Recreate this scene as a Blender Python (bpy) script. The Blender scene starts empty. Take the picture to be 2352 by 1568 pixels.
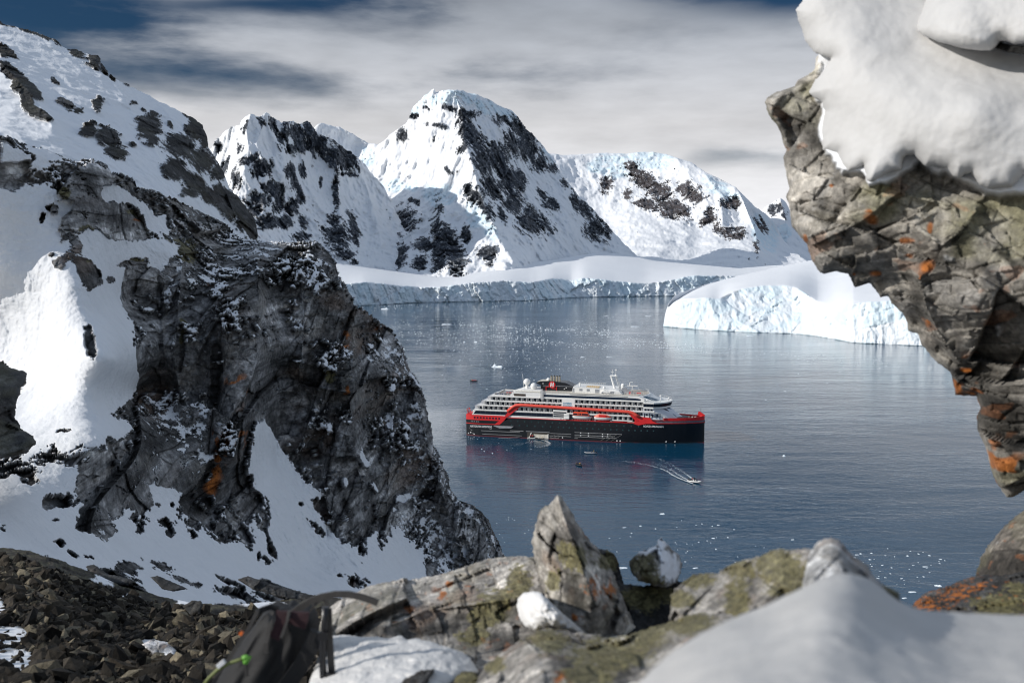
import bpy, bmesh, math, random
import numpy as np
from mathutils import Vector, Matrix
R = math.radians
random.seed(7)
scn = bpy.context.scene
col = scn.collection

# ------------------------------------------------------------------ camera
FPX, CX, CY, HCAM = 2352 * 35 / 36, 1176.0, 784.0, 103.93     # photo measured on a 2352 x 1568 sheet
PIT = math.atan((CY - 590.0) / FPX)
CAM = np.array([0.0, 0.0, HCAM])
cd = bpy.data.cameras.new("camera"); cam = bpy.data.objects.new("camera", cd); col.objects.link(cam)
cam.location = (0, 0, HCAM); cam.rotation_euler = (R(90) - PIT, 0, 0)
cd.lens = 35; cd.sensor_width = 36; cd.clip_start = 0.05; cd.clip_end = 60000
cd.dof.use_dof = True; cd.dof.focus_distance = 520; cd.dof.aperture_fstop = 3.9
scn.camera = cam

# ------------------------------------------------------------------ light
SUN_EL, SUN_AZ = R(25), R(-105)           # azimuth from the view direction, minus = left
sv = Vector((math.sin(SUN_AZ) * math.cos(SUN_EL), math.cos(SUN_AZ) * math.cos(SUN_EL), math.sin(SUN_EL)))
sl = bpy.data.lights.new("sun", 'SUN'); sl.energy = 3.8; sl.angle = R(0.5); sl.color = (1.0, 0.955, 0.89)
so = bpy.data.objects.new("sun", sl); col.objects.link(so)
so.rotation_euler = sv.to_track_quat('Z', 'Y').to_euler(); so.location = (-200, -100, 400)
scn.view_settings.view_transform = 'Standard'; scn.view_settings.look = 'None'
scn.view_settings.exposure = 0.0; scn.view_settings.gamma = 1.0
scn.cycles.max_bounces = 8; scn.cycles.diffuse_bounces = 3; scn.cycles.glossy_bounces = 4
scn.cycles.use_adaptive_sampling = True; scn.cycles.adaptive_threshold = 0.015
scn.cycles.sample_clamp_indirect = 6.0
scn.cycles.filter_width = 1.15
scn.cycles.use_denoising = True; scn.cycles.denoising_prefilter = 'ACCURATE'

def nodes_of(nt):
    def N(t, **k):
        n = nt.nodes.new(t)
        for a, b in k.items():
            if a in n.inputs.keys() if False else False: pass
            setattr(n, a, b)
        return n
    def L(a, b): nt.links.new(a, b)
    def M(op, a, b=None, c=None, clamp=False):
        n = nt.nodes.new('ShaderNodeMath'); n.operation = op; n.use_clamp = clamp
        for i, v in enumerate((a, b, c)):
            if v is None: continue
            if isinstance(v, (int, float)): n.inputs[i].default_value = v
            else: L(v, n.inputs[i])
        return n.outputs[0]
    return N, L, M

def mixc(nt, fac, a, b, mode='MIX'):
    n = nt.nodes.new('ShaderNodeMix'); n.data_type = 'RGBA'; n.blend_type = mode; n.clamp_factor = True
    for i, v in ((0, fac), (6, a), (7, b)):
        if isinstance(v, (int, float)): n.inputs[i].default_value = v
        elif isinstance(v, (tuple, list)): n.inputs[i].default_value = (*v[:3], 1)
        else: nt.links.new(v, n.inputs[i])
    return n.outputs[2]

def ramp(nt, fac, pts, interp='LINEAR'):
    n = nt.nodes.new('ShaderNodeValToRGB'); cr = n.color_ramp; cr.interpolation = interp
    while len(cr.elements) < len(pts): cr.elements.new(0.5)
    for e, (p, c) in zip(cr.elements, pts):
        e.position = p; e.color = (c, c, c, 1) if isinstance(c, (int, float)) else (*c, 1)
    nt.links.new(fac, n.inputs[0]); return n.outputs[0]

world = bpy.data.worlds.new("World"); scn.world = world; world.use_nodes = True
def build_world():
    nt = world.node_tree; nt.nodes.clear(); N, L, M = nodes_of(nt)
    out = N('ShaderNodeOutputWorld'); bg = N('ShaderNodeBackground'); L(bg.outputs[0], out.inputs[0])
    sky = N('ShaderNodeTexSky'); sky.sky_type = 'NISHITA'; sky.sun_disc = False
    sky.sun_elevation = SUN_EL; sky.sun_rotation = -SUN_AZ if False else SUN_AZ; sky.air_density = 1.0; sky.dust_density = 0.3; sky.ozone_density = 2.0
    bg.inputs['Strength'].default_value = 0.10
    tc = N('ShaderNodeTexCoord'); sep = N('ShaderNodeSeparateXYZ'); L(tc.outputs['Generated'], sep.inputs[0])
    el = M('MAXIMUM', sep.outputs[2], 0.0)
    # cloud sheet coordinates: stratified veil, stretched sideways
    az = M('ARCTAN2', sep.outputs[0], sep.outputs[1])
    cmb = N('ShaderNodeCombineXYZ'); L(M('MULTIPLY', az, 2.2), cmb.inputs[0]); L(M('MULTIPLY', el, 9.0), cmb.inputs[1]); cmb.inputs[2].default_value = 3.7
    n1 = N('ShaderNodeTexNoise'); n1.inputs['Scale'].default_value = 1.35; n1.inputs['Detail'].default_value = 6; n1.inputs['Roughness'].default_value = .5; n1.inputs['Distortion'].default_value = 0.35
    L(cmb.outputs[0], n1.inputs['Vector'])
    n2 = N('ShaderNodeTexNoise'); n2.inputs['Scale'].default_value = 4.2; n2.inputs['Detail'].default_value = 7; n2.inputs['Roughness'].default_value = .55
    L(cmb.outputs[0], n2.inputs['Vector'])
    dens = M('ADD', M('MULTIPLY', n1.outputs[0], 0.8), M('MULTIPLY', n2.outputs[0], 0.24))
    # open lanes of blue in the cloud sheet: azimuth, elevation, widths
    def lane(a0, e0, wa, we, k, tilt=0.0):
        da = M('SUBTRACT', M('ADD', az, M('MULTIPLY', M('SUBTRACT', n2.outputs[0], .5), .22)), a0)
        u = M('DIVIDE', da, wa)
        v = M('DIVIDE', M('SUBTRACT', M('SUBTRACT', M('ADD', el, M('MULTIPLY', M('SUBTRACT', n1.outputs[0], .5), .09)), e0), M('MULTIPLY', da, tilt)), we)
        return M('MULTIPLY', M('EXPONENT', M('MULTIPLY', M('ADD', M('MULTIPLY', u, u), M('MULTIPLY', v, v)), -1.0)), k)
    s = None
    for a in LANES:
        x = lane(*a); s = x if s is None else M('ADD', s, x)
    dens = M('SUBTRACT', M('ADD', dens, 0.13), s)
    mask = ramp(nt, dens, [(0.18, 0.0), (0.62, 0.985)], 'EASE')
    # veil brightness: thin and bright low down, thick and grey overhead in this part of the sky
    t = ramp(nt, el, [(0.0, .86), (0.07, .74), (0.115, .60), (0.19, .46), (0.235, .33), (0.258, .285), (0.285, .43), (0.33, .68), (0.6, .44), (1.0, .36)])
    v = M('ADD', 0.86, M('MULTIPLY', n2.outputs[0], 0.68))
    cl = mixc(nt, 1.0, t, mixc(nt, ramp(nt, el, [(.13, 0.0), (.34, 1.0)]), (.985, .985, 1.01), (.78, .93, 1.15)), 'MULTIPLY')
    cv = N('ShaderNodeVectorMath'); cv.operation = 'SCALE'; L(cl, cv.inputs[0]); L(M('MULTIPLY', v, 10.0), cv.inputs['Scale'])
    skyc = mixc(nt, 1.0, sky.outputs[0], (0.10, 0.185, 0.27), 'MULTIPLY')
    # clear blue sky behind the viewer
    back = M('SUBTRACT', 1.0, ramp(nt, M('ADD', M('MULTIPLY', sep.outputs[1], .5), .5), [(.30, 0.0), (.62, 1.0)]))
    mask = M('MULTIPLY', mask, M('SUBTRACT', 1.0, M('MULTIPLY', back, .60)))
    skyc = mixc(nt, back, skyc, mixc(nt, 1.0, sky.outputs[0], (.85, .88, .95), 'MULTIPLY'))
    L(mixc(nt, mask, skyc, cv.outputs[0]), bg.inputs['Color'])
LANES = [(-0.50, 0.222, 0.12, 0.032, .44, 0.0), (-0.22, 0.225, 0.13, 0.016, .34, 0.02), (-0.27, 0.165, 0.24, 0.020, .30, 0.0),
         (0.225, 0.250, 0.10, 0.030, .62, -0.12), (0.22, 0.102, 0.17, 0.016, .26, 0.0), (-0.42, 0.185, 0.12, 0.03, .2, 0)]
build_world()

# ------------------------------------------------------------------ helpers: objects, materials
def tag(o, label=None, cat=None, group=None, kind=None):
    if label: o["label"] = label
    if cat: o["category"] = cat
    if group: o["group"] = group
    if kind: o["kind"] = kind
    return o

def empty(name, loc=(0, 0, 0), rz=0.0):
    o = bpy.data.objects.new(name, None); col.objects.link(o); o.location = loc; o.rotation_euler = (0, 0, rz); o.empty_display_size = 0.3
    return o

def copy_tree(o, parent=None):
    c = o.copy(); col.objects.link(c)
    if parent is not None: c.parent = parent
    for ch in o.children: copy_tree(ch, c)
    return c

class MB:
    """collects simple solids into one mesh"""
    def __init__(s): s.v = []; s.f = []; s.m = []; s.c = []
    def add(s, vs, fs, mi=0):
        b = len(s.v); s.c.append((vs, fs, mi)); s.v += [tuple(v) for v in vs]; s.f += [tuple(b + i for i in f) for f in fs]; s.m += [mi] * len(fs)
        return s
    def box(s, x0, x1, y0, y1, z0, z1, mi=0):
        return s.add([(x0, y0, z0), (x1, y0, z0), (x1, y1, z0), (x0, y1, z0), (x0, y0, z1), (x1, y0, z1), (x1, y1, z1), (x0, y1, z1)],
                     [(3, 2, 1, 0), (4, 5, 6, 7), (0, 1, 5, 4), (1, 2, 6, 5), (2, 3, 7, 6), (3, 0, 4, 7)], mi)
    def prism(s, poly, a, b, axis='z', mi=0):
        n = len(poly)
        def P(p, h): return {'z': (p[0], p[1], h), 'y': (p[0], h, p[1]), 'x': (h, p[0], p[1])}[axis]
        vs = [P(p, a) for p in poly] + [P(p, b) for p in poly]
        fs = [tuple(range(n))[::-1], tuple(range(n, 2 * n))] + [(i, (i + 1) % n, n + (i + 1) % n, n + i) for i in range(n)]
        return s.add(vs, fs, mi)
    def loft(s, rings, close=True, cap=True, mi=0):
        n = len(rings[0]); vs = [p for r in rings for p in r]; fs = []
        for k in range(len(rings) - 1):
            for i in range(n if close else n - 1):
                j = (i + 1) % n
                fs.append((k * n + i, k * n + j, (k + 1) * n + j, (k + 1) * n + i))
        if cap and close: fs += [tuple(range(n))[::-1], tuple(range((len(rings) - 1) * n, len(rings) * n))]
        return s.add(vs, fs, mi)
    def tube(s, pts, rad, n=8, mi=0, flat=1.0):
        pts = [Vector(p) for p in pts]; rings = []
        rads = rad if isinstance(rad, (list, tuple)) else [rad] * len(pts)
        up = Vector((0, 0, 1)); prev = None
        for i, p in enumerate(pts):
            d = (pts[min(i + 1, len(pts) - 1)] - pts[max(i - 1, 0)]).normalized()
            a = d.cross(up if abs(d.z) < .95 else Vector((1, 0, 0))).normalized()
            if prev is not None and a.dot(prev) < 0: a = -a
            prev = a; b = a.cross(d)
            rings.append([tuple(p + (a * math.cos(t) + b * math.sin(t) * flat) * rads[i]) for t in [2 * math.pi * k / n for k in range(n)]])
        return s.loft(rings, mi=mi)
    def ball(s, c, r, nu=14, nv=9, sz=1.0, mi=0):
        vs = [(c[0], c[1], c[2] + r * sz)]
        for j in range(1, nv):
            ph = math.pi * j / nv
            vs += [(c[0] + r * math.sin(ph) * math.cos(2 * math.pi * i / nu), c[1] + r * math.sin(ph) * math.sin(2 * math.pi * i / nu), c[2] + r * sz * math.cos(ph)) for i in range(nu)]
        vs.append((c[0], c[1], c[2] - r * sz)); e = len(vs) - 1
        fs = [(0, 1 + i, 1 + (i + 1) % nu) for i in range(nu)]
        for j in range(nv - 2):
            a = 1 + j * nu
            fs += [(a + i, a + nu + i, a + nu + (i + 1) % nu, a + (i + 1) % nu) for i in range(nu)]
        a = 1 + (nv - 2) * nu
        fs += [(a + i, e, a + (i + 1) % nu) for i in range(nu)]
        return s.add(vs, fs, mi)
    def each(s, name, mats, parent=None):
        """one object for every solid added"""
        r = []
        for vs, fs, mi in s.c:
            q = MB(); q.add(vs, fs, mi); r.append(q.build(name, mats, parent))
        return r
    def build(s, name, mats, parent=None, smooth=False, bevel=0.0, loc=None):
        me = bpy.data.meshes.new(name); me.from_pydata(s.v, [], s.f)
        for m in (mats if isinstance(mats, (list, tuple)) else [mats]): me.materials.append(m)
        me.polygons.foreach_set('material_index', s.m)
        bm = bmesh.new(); bm.from_mesh(me); bmesh.ops.recalc_face_normals(bm, faces=bm.faces)
        if bevel > 0:
            bmesh.ops.bevel(bm, geom=[e for e in bm.edges if len(e.link_faces) == 2 and e.calc_face_angle(0) > .6], offset=bevel, segments=2, affect='EDGES', profile=.6)
        bm.to_mesh(me); bm.free()
        if smooth: me.polygons.foreach_set('use_smooth', [True] * len(me.polygons))
        me.update()
        o = bpy.data.objects.new(name, me); col.objects.link(o)
        if parent is not None: o.parent = parent
        if loc is not None: o.location = loc
        return o

MATS = {}
def mat(name, base, rough=.5, metal=0.0, var=0.0, vscale=1.0, bump=0.0, bscale=10.0, coat=0.0, spec=None):
    if name in MATS: return MATS[name]
    m = bpy.data.materials.new(name); m.use_nodes = True; nt = m.node_tree; N, L, M = nodes_of(nt)
    p = nt.nodes['Principled BSDF']; p.inputs['Roughness'].default_value = rough; p.inputs['Metallic'].default_value = metal
    p.inputs['Coat Weight'].default_value = coat
    if spec is not None: p.inputs['Specular IOR Level'].default_value = spec
    tc = N('ShaderNodeTexCoord'); nz = N('ShaderNodeTexNoise'); nz.inputs['Scale'].default_value = vscale; nz.inputs['Detail'].default_value = 5
    L(tc.outputs['Object'], nz.inputs['Vector'])
    f = ramp(nt, nz.outputs[0], [(0.3, 1.0 - var), (0.7, 1.0 + var * .4)])
    L(mixc(nt, 1.0, base, f, 'MULTIPLY'), p.inputs['Base Color'])
    if bump > 0:
        n2 = N('ShaderNodeTexNoise'); n2.inputs['Scale'].default_value = bscale; n2.inputs['Detail'].default_value = 6; L(tc.outputs['Object'], n2.inputs['Vector'])
        b = N('ShaderNodeBump'); b.inputs['Strength'].default_value = bump; b.inputs['Distance'].default_value = 1.0 / bscale; L(n2.outputs[0], b.inputs['Height']); L(b.outputs[0], p.inputs['Normal'])
    MATS[name] = m; return m

def mat_land(name, scale, bump=.6, speck=.35, rough=.85):
    """terrain: colour regions stored on the mesh ('Col', alpha = snow), fine grain and relief from noise. scale = features per metre"""
    m = bpy.data.materials.new(name); m.use_nodes = True; nt = m.node_tree; N, L, M = nodes_of(nt)
    p = nt.nodes['Principled BSDF']; p.inputs['Roughness'].default_value = rough; p.inputs['Specular IOR Level'].default_value = .25
    at = N('ShaderNodeAttribute'); at.attribute_name = 'Col'
    tc = N('ShaderNodeTexCoord')
    def noise(sc, det, ro=.6):
        n = N('ShaderNodeTexNoise'); n.inputs['Scale'].default_value = sc; n.inputs['Detail'].default_value = det; n.inputs['Roughness'].default_value = ro
        L(tc.outputs['Object'], n.inputs['Vector']); return n.outputs[0]
    rock = M('SUBTRACT', 1.0, at.outputs['Alpha'])
    g = noise(scale, 6, .65); vo = N('ShaderNodeTexVoronoi'); vo.feature = 'DISTANCE_TO_EDGE'; vo.inputs['Scale'].default_value = scale * .45
    L(tc.outputs['Object'], vo.inputs['Vector'])
    crack = ramp(nt, vo.outputs['Distance'], [(0.0, 0.35), (0.05, 1.0)])
    gr = ramp(nt, g, [(0.28, 1.0 - speck), (0.46, 1.0 - .25 * speck), (0.56, 1.0 + .25 * speck), (0.74, 1.0 + 1.6 * speck)])
    grain = mixc(nt, M('MULTIPLY', rock, 1.0), (1, 1, 1), gr)
    crk = mixc(nt, M('MULTIPLY', rock, .22), (1, 1, 1), crack)
    c = mixc(nt, 1.0, at.outputs['Color'], grain, 'MULTIPLY'); c = mixc(nt, 1.0, c, crk, 'MULTIPLY')
    L(c, p.inputs['Base Color'])
    hgt = M('ADD', M('MULTIPLY', noise(scale * .8, 8, .68), M('ADD', M('MULTIPLY', rock, .85), .15)), M('MULTIPLY', M('MULTIPLY', crack, rock), .05))
    b = N('ShaderNodeBump'); b.inputs['Strength'].default_value = bump; b.inputs['Distance'].default_value = .9 / scale
    L(hgt, b.inputs['Height']); L(b.outputs[0], p.inputs['Normal'])
    MATS[name] = m; return m

# ------------------------------------------------------------------ helpers: projection
def rays(x, y):
    x = np.asarray(x, float); y = np.asarray(y, float)
    u = (x - CX) / FPX; v = -(y - CY) / FPX
    d = np.stack([u, math.cos(PIT) + v * math.sin(PIT), -math.sin(PIT) + v * math.cos(PIT)], -1)
    return d / d[..., 1:2]
def at(x, y, D): return Vector((CAM + rays(x, y) * D).tolist())
def on_water(x, y):
    d = rays(x, y); return Vector((CAM + d * (-HCAM / d[2])).tolist())
def wdist(x, y):
    d = rays(x, y); return -HCAM / d[..., 2]

# ------------------------------------------------------------------ helpers: noise
def _h(ix, iy, iz, seed):
    with np.errstate(over='ignore'):
        h = (ix.astype(np.uint32) * np.uint32(374761393) + iy.astype(np.uint32) * np.uint32(668265263) + iz.astype(np.uint32) * np.uint32(2147483647) + np.uint32(seed * 974711 + 12345))
        h = (h ^ (h >> np.uint32(13))) * np.uint32(1274126177); h = h ^ (h >> np.uint32(16))
        h = h * np.uint32(2246822519); h = h ^ (h >> np.uint32(15))
    return h
def perlin(P, seed=0):
    i = np.floor(P).astype(np.int64); f = P - i; u = f * f * f * (f * (f * 6 - 15) + 10); r = np.zeros(len(P))
    for dx in (0, 1):
        wx = u[:, 0] if dx else 1 - u[:, 0]
        for dy in (0, 1):
            wy = u[:, 1] if dy else 1 - u[:, 1]
            for dz in (0, 1):
                wz = u[:, 2] if dz else 1 - u[:, 2]
                h = _h(i[:, 0] + dx, i[:, 1] + dy, i[:, 2] + dz, seed)
                gx = (h & np.uint32(1023)) / 511.5 - 1; gy = ((h >> np.uint32(10)) & np.uint32(1023)) / 511.5 - 1; gz = ((h >> np.uint32(20)) & np.uint32(1023)) / 511.5 - 1
                r += wx * wy * wz * (gx * (f[:, 0] - dx) + gy * (f[:, 1] - dy) + gz * (f[:, 2] - dz))
    return r * 1.3
def fbm(P, sc, oc=5, seed=0, gain=.5, ridged=False):
    r = 0; a = 1.0; P = P / sc; t = 0
    for o in range(oc):
        n = perlin(P, seed + o)
        r = r + a * ((1 - 2 * np.abs(n) * 1.4) if ridged else n); t += a; a *= gain; P = P * 2.03 + 7.1
    return r / t * (1.0 if ridged else 1.6)
def voro(P, seed=0):
    i = np.floor(P).astype(np.int64); f = P - i; n = len(P)
    b = np.full(n, 9.0); b2 = np.full(n, 9.0); hid = np.zeros(n, np.uint32); dl = np.zeros((n, 3))
    for dx in (-1, 0, 1):
        for dy in (-1, 0, 1):
            for dz in (-1, 0, 1):
                h = _h(i[:, 0] + dx, i[:, 1] + dy, i[:, 2] + dz, seed)
                c = np.stack([(h & np.uint32(1023)) / 1023., ((h >> np.uint32(10)) & np.uint32(1023)) / 1023., ((h >> np.uint32(20)) & np.uint32(1023)) / 1023.], 1)
                d = f - (c + np.array([dx, dy, dz])); q = (d * d).sum(1)
                m = q < b; b2 = np.where(m, b, np.minimum(b2, q)); b = np.where(m, q, b)
                hid = np.where(m, h, hid); dl[m] = d[m]
    return np.sqrt(b), np.sqrt(b2), hid, dl
def facet(P, L, seed=0, st=(1, 1, 1), k=.9, rot=None, groove=.18):
    """jointed rock: three warped joint sets cut the rock into angular blocks, each face a tilted plane of its own.
    returns height (metres), a random number per block, distance to the nearest joint"""
    if isinstance(rot, tuple):      # joint directions given: lean in the face, swing about the upright
        ca, sa, cb, sb = math.cos(rot[0]), math.sin(rot[0]), math.cos(rot[1]), math.sin(rot[1])
        A = np.array([[ca, 0, sa], [0, 1, 0], [-sa, 0, ca]]) @ np.array([[cb, -sb, 0], [sb, cb, 0], [0, 0, 1]])
    else:
        rs = np.random.default_rng(977 if rot is None else rot); A, _ = np.linalg.qr(np.eye(3) + .42 * rs.normal(size=(3, 3)))
    q = P / L
    q = q + .28 * np.stack([perlin(q * .55, seed + 50), perlin(q * .55, seed + 51), perlin(q * .55, seed + 52)], 1) + .05 * np.stack([perlin(q * 2.3, seed + 53), perlin(q * 2.3, seed + 54), perlin(q * 2.3, seed + 55)], 1)
    q = (q @ A) / np.array(st)
    # stagger the courses so that joints do not run through
    i2 = np.floor(q[:, 2]).astype(np.int64); z0 = np.zeros_like(i2)
    o = _h(i2, z0, z0, seed + 71); q[:, 0] += (o & np.uint32(255)) / 255.; q[:, 1] += ((o >> np.uint32(8)) & np.uint32(255)) / 255.
    i0 = np.floor(q[:, 0]).astype(np.int64); o = _h(i0, i2, z0, seed + 72); q[:, 1] += (o & np.uint32(255)) / 255.
    c = np.floor(q).astype(np.int64); f = q - c - .5
    # some blocks stay twice as large
    cb = np.floor(q / 2).astype(np.int64); fb = q / 2 - cb - .5
    hb = _h(cb[:, 0], cb[:, 1], cb[:, 2], seed + 5); big = ((hb >> np.uint32(4)) & np.uint32(255)) < 105
    c = np.where(big[:, None], cb + 5000, c); f = np.where(big[:, None], fb * 1.6, f)
    h = _h(c[:, 0], c[:, 1], c[:, 2], seed)
    v = np.stack([(h & np.uint32(1023)) / 511.5 - 1, ((h >> np.uint32(10)) & np.uint32(1023)) / 511.5 - 1, ((h >> np.uint32(20)) & np.uint32(1023)) / 511.5 - 1], 1)
    r = (_h(c[:, 1], c[:, 2], c[:, 0], seed + 3) & np.uint32(4095)) / 4095.
    e = np.minimum.reduce([.5 * np.where(big, 1.6, 1.) - np.abs(f[:, j]) for j in range(3)])
    return ((v * f).sum(1) * .9 + (r - .5) * k - groove * np.clip(.07 - e, 0, 1) / .07) * L, r, e

def sstep(a, b, x):
    t = np.clip((x - a) / (b - a), 0, 1); return t * t * (3 - 2 * t)
def seg_dist(px, py, poly, closed=True):
    poly = np.asarray(poly, float); a = poly if closed else poly[:-1]; b = np.roll(poly, -1, 0) if closed else poly[1:]
    best = np.full(len(px), 1e9); bx = np.zeros(len(px)); by = np.zeros(len(px))
    for (ax, ay), (cx_, cy_) in zip(a, b):
        ex, ey = cx_ - ax, cy_ - ay; l2 = ex * ex + ey * ey + 1e-9
        t = np.clip(((px - ax) * ex + (py - ay) * ey) / l2, 0, 1); qx = ax + t * ex; qy = ay + t * ey
        d = (px - qx) ** 2 + (py - qy) ** 2; m = d < best
        best = np.where(m, d, best); bx = np.where(m, qx, bx); by = np.where(m, qy, by)
    return np.sqrt(best), bx, by
def inside(px, py, poly):
    poly = np.asarray(poly, float); r = np.zeros(len(px), bool); j = len(poly) - 1
    for i in range(len(poly)):
        xi, yi = poly[i]; xj, yj = poly[j]
        if yi != yj:
            r ^= ((yi > py) != (yj > py)) & (px < (xj - xi) * (py - yi) / (yj - yi) + xi)
        j = i
    return r
def blobs(x, y, items, soft=12.0):
    """soft 0..1 field from ellipses (cx,cy,rx,ry[,deg]) and polygons (lists of points)"""
    r = np.zeros(len(x))
    for it in items:
        if isinstance(it, list):
            d, _, _ = seg_dist(x, y, it); s = np.where(inside(x, y, it), d, -d); v = np.clip(.5 + s / (2 * soft), 0, 1)
        else:
            cx_, cy_, rx, ry = it[:4]; a = R(it[4]) if len(it) > 4 else 0.0
            u = (x - cx_) * math.cos(a) + (y - cy_) * math.sin(a); w = -(x - cx_) * math.sin(a) + (y - cy_) * math.cos(a)
            q = np.sqrt((u / rx) ** 2 + (w / ry) ** 2); v = np.clip(1.25 - q * .75, 0, 1)
        r = np.maximum(r, v)
    return r

def rbf(ctrl, ridges=(), lim=(.85, 1.2)):
    """depth field in metres through control points (x, y, depth), thin-plate in log depth, with crest lines standing out of it"""
    C = np.array(ctrl, float); X = C[:, :2] / 300.; Z = np.log(C[:, 2]); n = len(C)
    def U(r2): return .5 * r2 * np.log(r2 + 1e-9)
    d2 = ((X[:, None] - X[None]) ** 2).sum(-1); A = np.zeros((n + 3, n + 3))
    A[:n, :n] = U(d2) + np.eye(n) * 1e-4; A[:n, n] = 1; A[:n, n + 1:] = X; A[n, :n] = 1; A[n + 1:, :n] = X.T
    w = np.linalg.solve(A, np.concatenate([Z, np.zeros(3)]))
    lo, hi = C[:, 2].min() * lim[0], C[:, 2].max() * lim[1]
    def f(x, y):
        q = np.stack([x, y], 1) / 300.; z = w[n] + q @ w[n + 1:]
        for k in range(n): z = z + w[k] * U(((q - X[k]) ** 2).sum(1))
        D = np.clip(np.exp(z), lo, hi)
        for pts, amp, wd in ridges:
            d, _, _ = seg_dist(x, y, pts, closed=False); D = D * (1 - amp * np.exp(-d / wd))
        return D
    return f

def jitter_poly(poly, amp, wl, seed):
    out = []; poly = [np.array(p, float) for p in poly]
    for i in range(len(poly)):
        a, b = poly[i], poly[(i + 1) % len(poly)]; n = max(1, int(np.linalg.norm(b - a) / max(wl * .35, 2.5)))
        for k in range(n): out.append(a + (b - a) * k / n)
    o = np.array(out)
    if amp <= 0: return o
    q = np.concatenate([o / wl, np.full((len(o), 1), seed * 3.3)], 1)
    o[:, 0] += amp * fbm(q, 1.0, 3, seed); o[:, 1] += amp * fbm(q + 31.7, 1.0, 3, seed + 5)
    return o

def relief(name, poly, depth, step, material, surf, jit=(0, 10), edge=(20, .02), thick=.12, parent=None, seed=1):
    """a solid piece of land: outline, depth field, displaced along its normals, closed off backwards"""
    pj = jitter_poly(poly, jit[0], jit[1], seed)
    x0, y0 = pj.min(0) - 2 * step; x1, y1 = pj.max(0) + 2 * step
    xs = np.arange(x0, x1 + step, step); ys = np.arange(y0, y1 + step, step)
    gx, gy = np.meshgrid(xs, ys); sh = gx.shape; px, py = gx.ravel().copy(), gy.ravel().copy()
    ins = inside(px, py, pj); dist = np.zeros(len(px)); bx = px.copy(); by = py.copy()
    dist, bx, by = seg_dist(px, py, pj)
    keep = ins | (dist < step * .8); out = keep & ~ins
    px[out] = bx[out]; py[out] = by[out]
    d0, _, _ = seg_dist(px, py, np.asarray(poly, float)); sd = np.where(ins, np.minimum(np.where(inside(px, py, poly), d0, 0.0), dist + 6), 0.0)
    def pos(X, Y):
        t = np.clip(sd / edge[0], 0, 1); e = 1 + edge[1] * (1 - np.sqrt(np.clip(1 - (1 - t) ** 2, 0, 1)))
        D = depth(X, Y) * e; return CAM + rays(X, Y) * D[:, None]
    P = pos(px, py); G = P.reshape(*sh, 3)
    N = np.cross(np.gradient(G, axis=1), np.gradient(G, axis=0)).reshape(-1, 3); N /= np.linalg.norm(N, axis=1)[:, None] + 1e-12
    N[(N * (P - CAM)).sum(1) > 0] *= -1
    K = np.where(keep)[0]
    dsp, rgb, al = surf(P[K], N[K], px[K], py[K], sd[K])
    vd = P[K] - CAM; vd /= np.linalg.norm(vd, axis=1)[:, None]; 
    Q = P[K] + (N[K] * .12 - vd * .95) * dsp[:, None]      # mostly in and out of the face, so that no joint folds over its neighbour
    idx = np.full(len(px), -1); idx[K] = np.arange(len(K)); I = idx.reshape(sh)
    q = np.stack([I[:-1, :-1], I[1:, :-1], I[1:, 1:], I[:-1, 1:]], -1).reshape(-1, 4); q = q[(q >= 0).all(1)]
    e = np.concatenate([q[:, [0, 1]], q[:, [1, 2]], q[:, [2, 3]], q[:, [3, 0]]]); key = np.sort(e, 1); kk = key[:, 0] * (len(K) + 1) + key[:, 1]
    u, ix, cn = np.unique(kk, return_index=True, return_counts=True); be = e[ix[cn == 1]]
    bv = np.unique(be); NB = len(bv); NR = 6; mp = np.full(len(K), -1); mp[bv] = np.arange(NB)
    ctr = Q.mean(0); ctd = (ctr - CAM) / np.linalg.norm(ctr - CAM); VV = [Q]; RR = [rgb]; AA = [al]; FF = [q]; prev = bv
    for k in range(1, NR + 1):          # the hidden sides: rock running back from the outline, closing in slightly
        t = k / NR; dep = np.linalg.norm(Q[bv] - CAM, axis=1)
        rk_ = (Q[bv] - CAM) * (1 + thick * t) ; sc_ = thick * dep.mean() * .6 + 1e-6
        wob_ = fbm(CAM + rk_, sc_, 3, seed + 60); rk_ = rk_ * (1 + thick * .12 * wob_ * (1 if k < NR else 0))[:, None]
        cen = ctd[None] * np.linalg.norm(rk_, axis=1)[:, None]; rk_ = rk_ + (cen - rk_) * (.05 * t * t)
        base_i = sum(len(v) for v in VV); VV.append(CAM + rk_); RR.append(rgb[bv] * (1 + .7 * fbm(CAM + rk_, sc_ * .5, 4, seed + 61, .7))[:, None]); AA.append(al[bv])
        cur = base_i + np.arange(NB); a0 = prev[mp[be[:, 0]]]; a1 = prev[mp[be[:, 1]]]; b0 = cur[mp[be[:, 0]]]; b1 = cur[mp[be[:, 1]]]
        FF.append(np.stack([a1, a0, b0, b1], 1)); prev = cur
    V = np.concatenate(VV); Fc = np.concatenate(FF); RG = np.concatenate(RR); AL = np.concatenate(AA)
    org = np.array([Q[:, 0].mean(), Q[:, 1].mean(), Q[:, 2].min()])
    me = bpy.data.meshes.new(name); me.vertices.add(len(V)); me.vertices.foreach_set('co', (V - org).ravel())
    me.loops.add(Fc.size); me.loops.foreach_set('vertex_index', Fc.ravel().astype(np.int32))
    me.polygons.add(len(Fc)); me.polygons.foreach_set('loop_start', np.arange(0, Fc.size, 4, dtype=np.int32))
    me.polygons.foreach_set('use_smooth', np.ones(len(Fc), bool)); me.update(calc_edges=True)
    ca = me.color_attributes.new('Col', 'FLOAT_COLOR', 'POINT'); ca.data.foreach_set('color', np.concatenate([np.clip(RG, 0.004, 1), np.clip(AL, 0, 1)[:, None]], 1).astype(np.float32).ravel())
    me.materials.append(material)
    o = bpy.data.objects.new(name, me); col.objects.link(o); o.location = org
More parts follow.
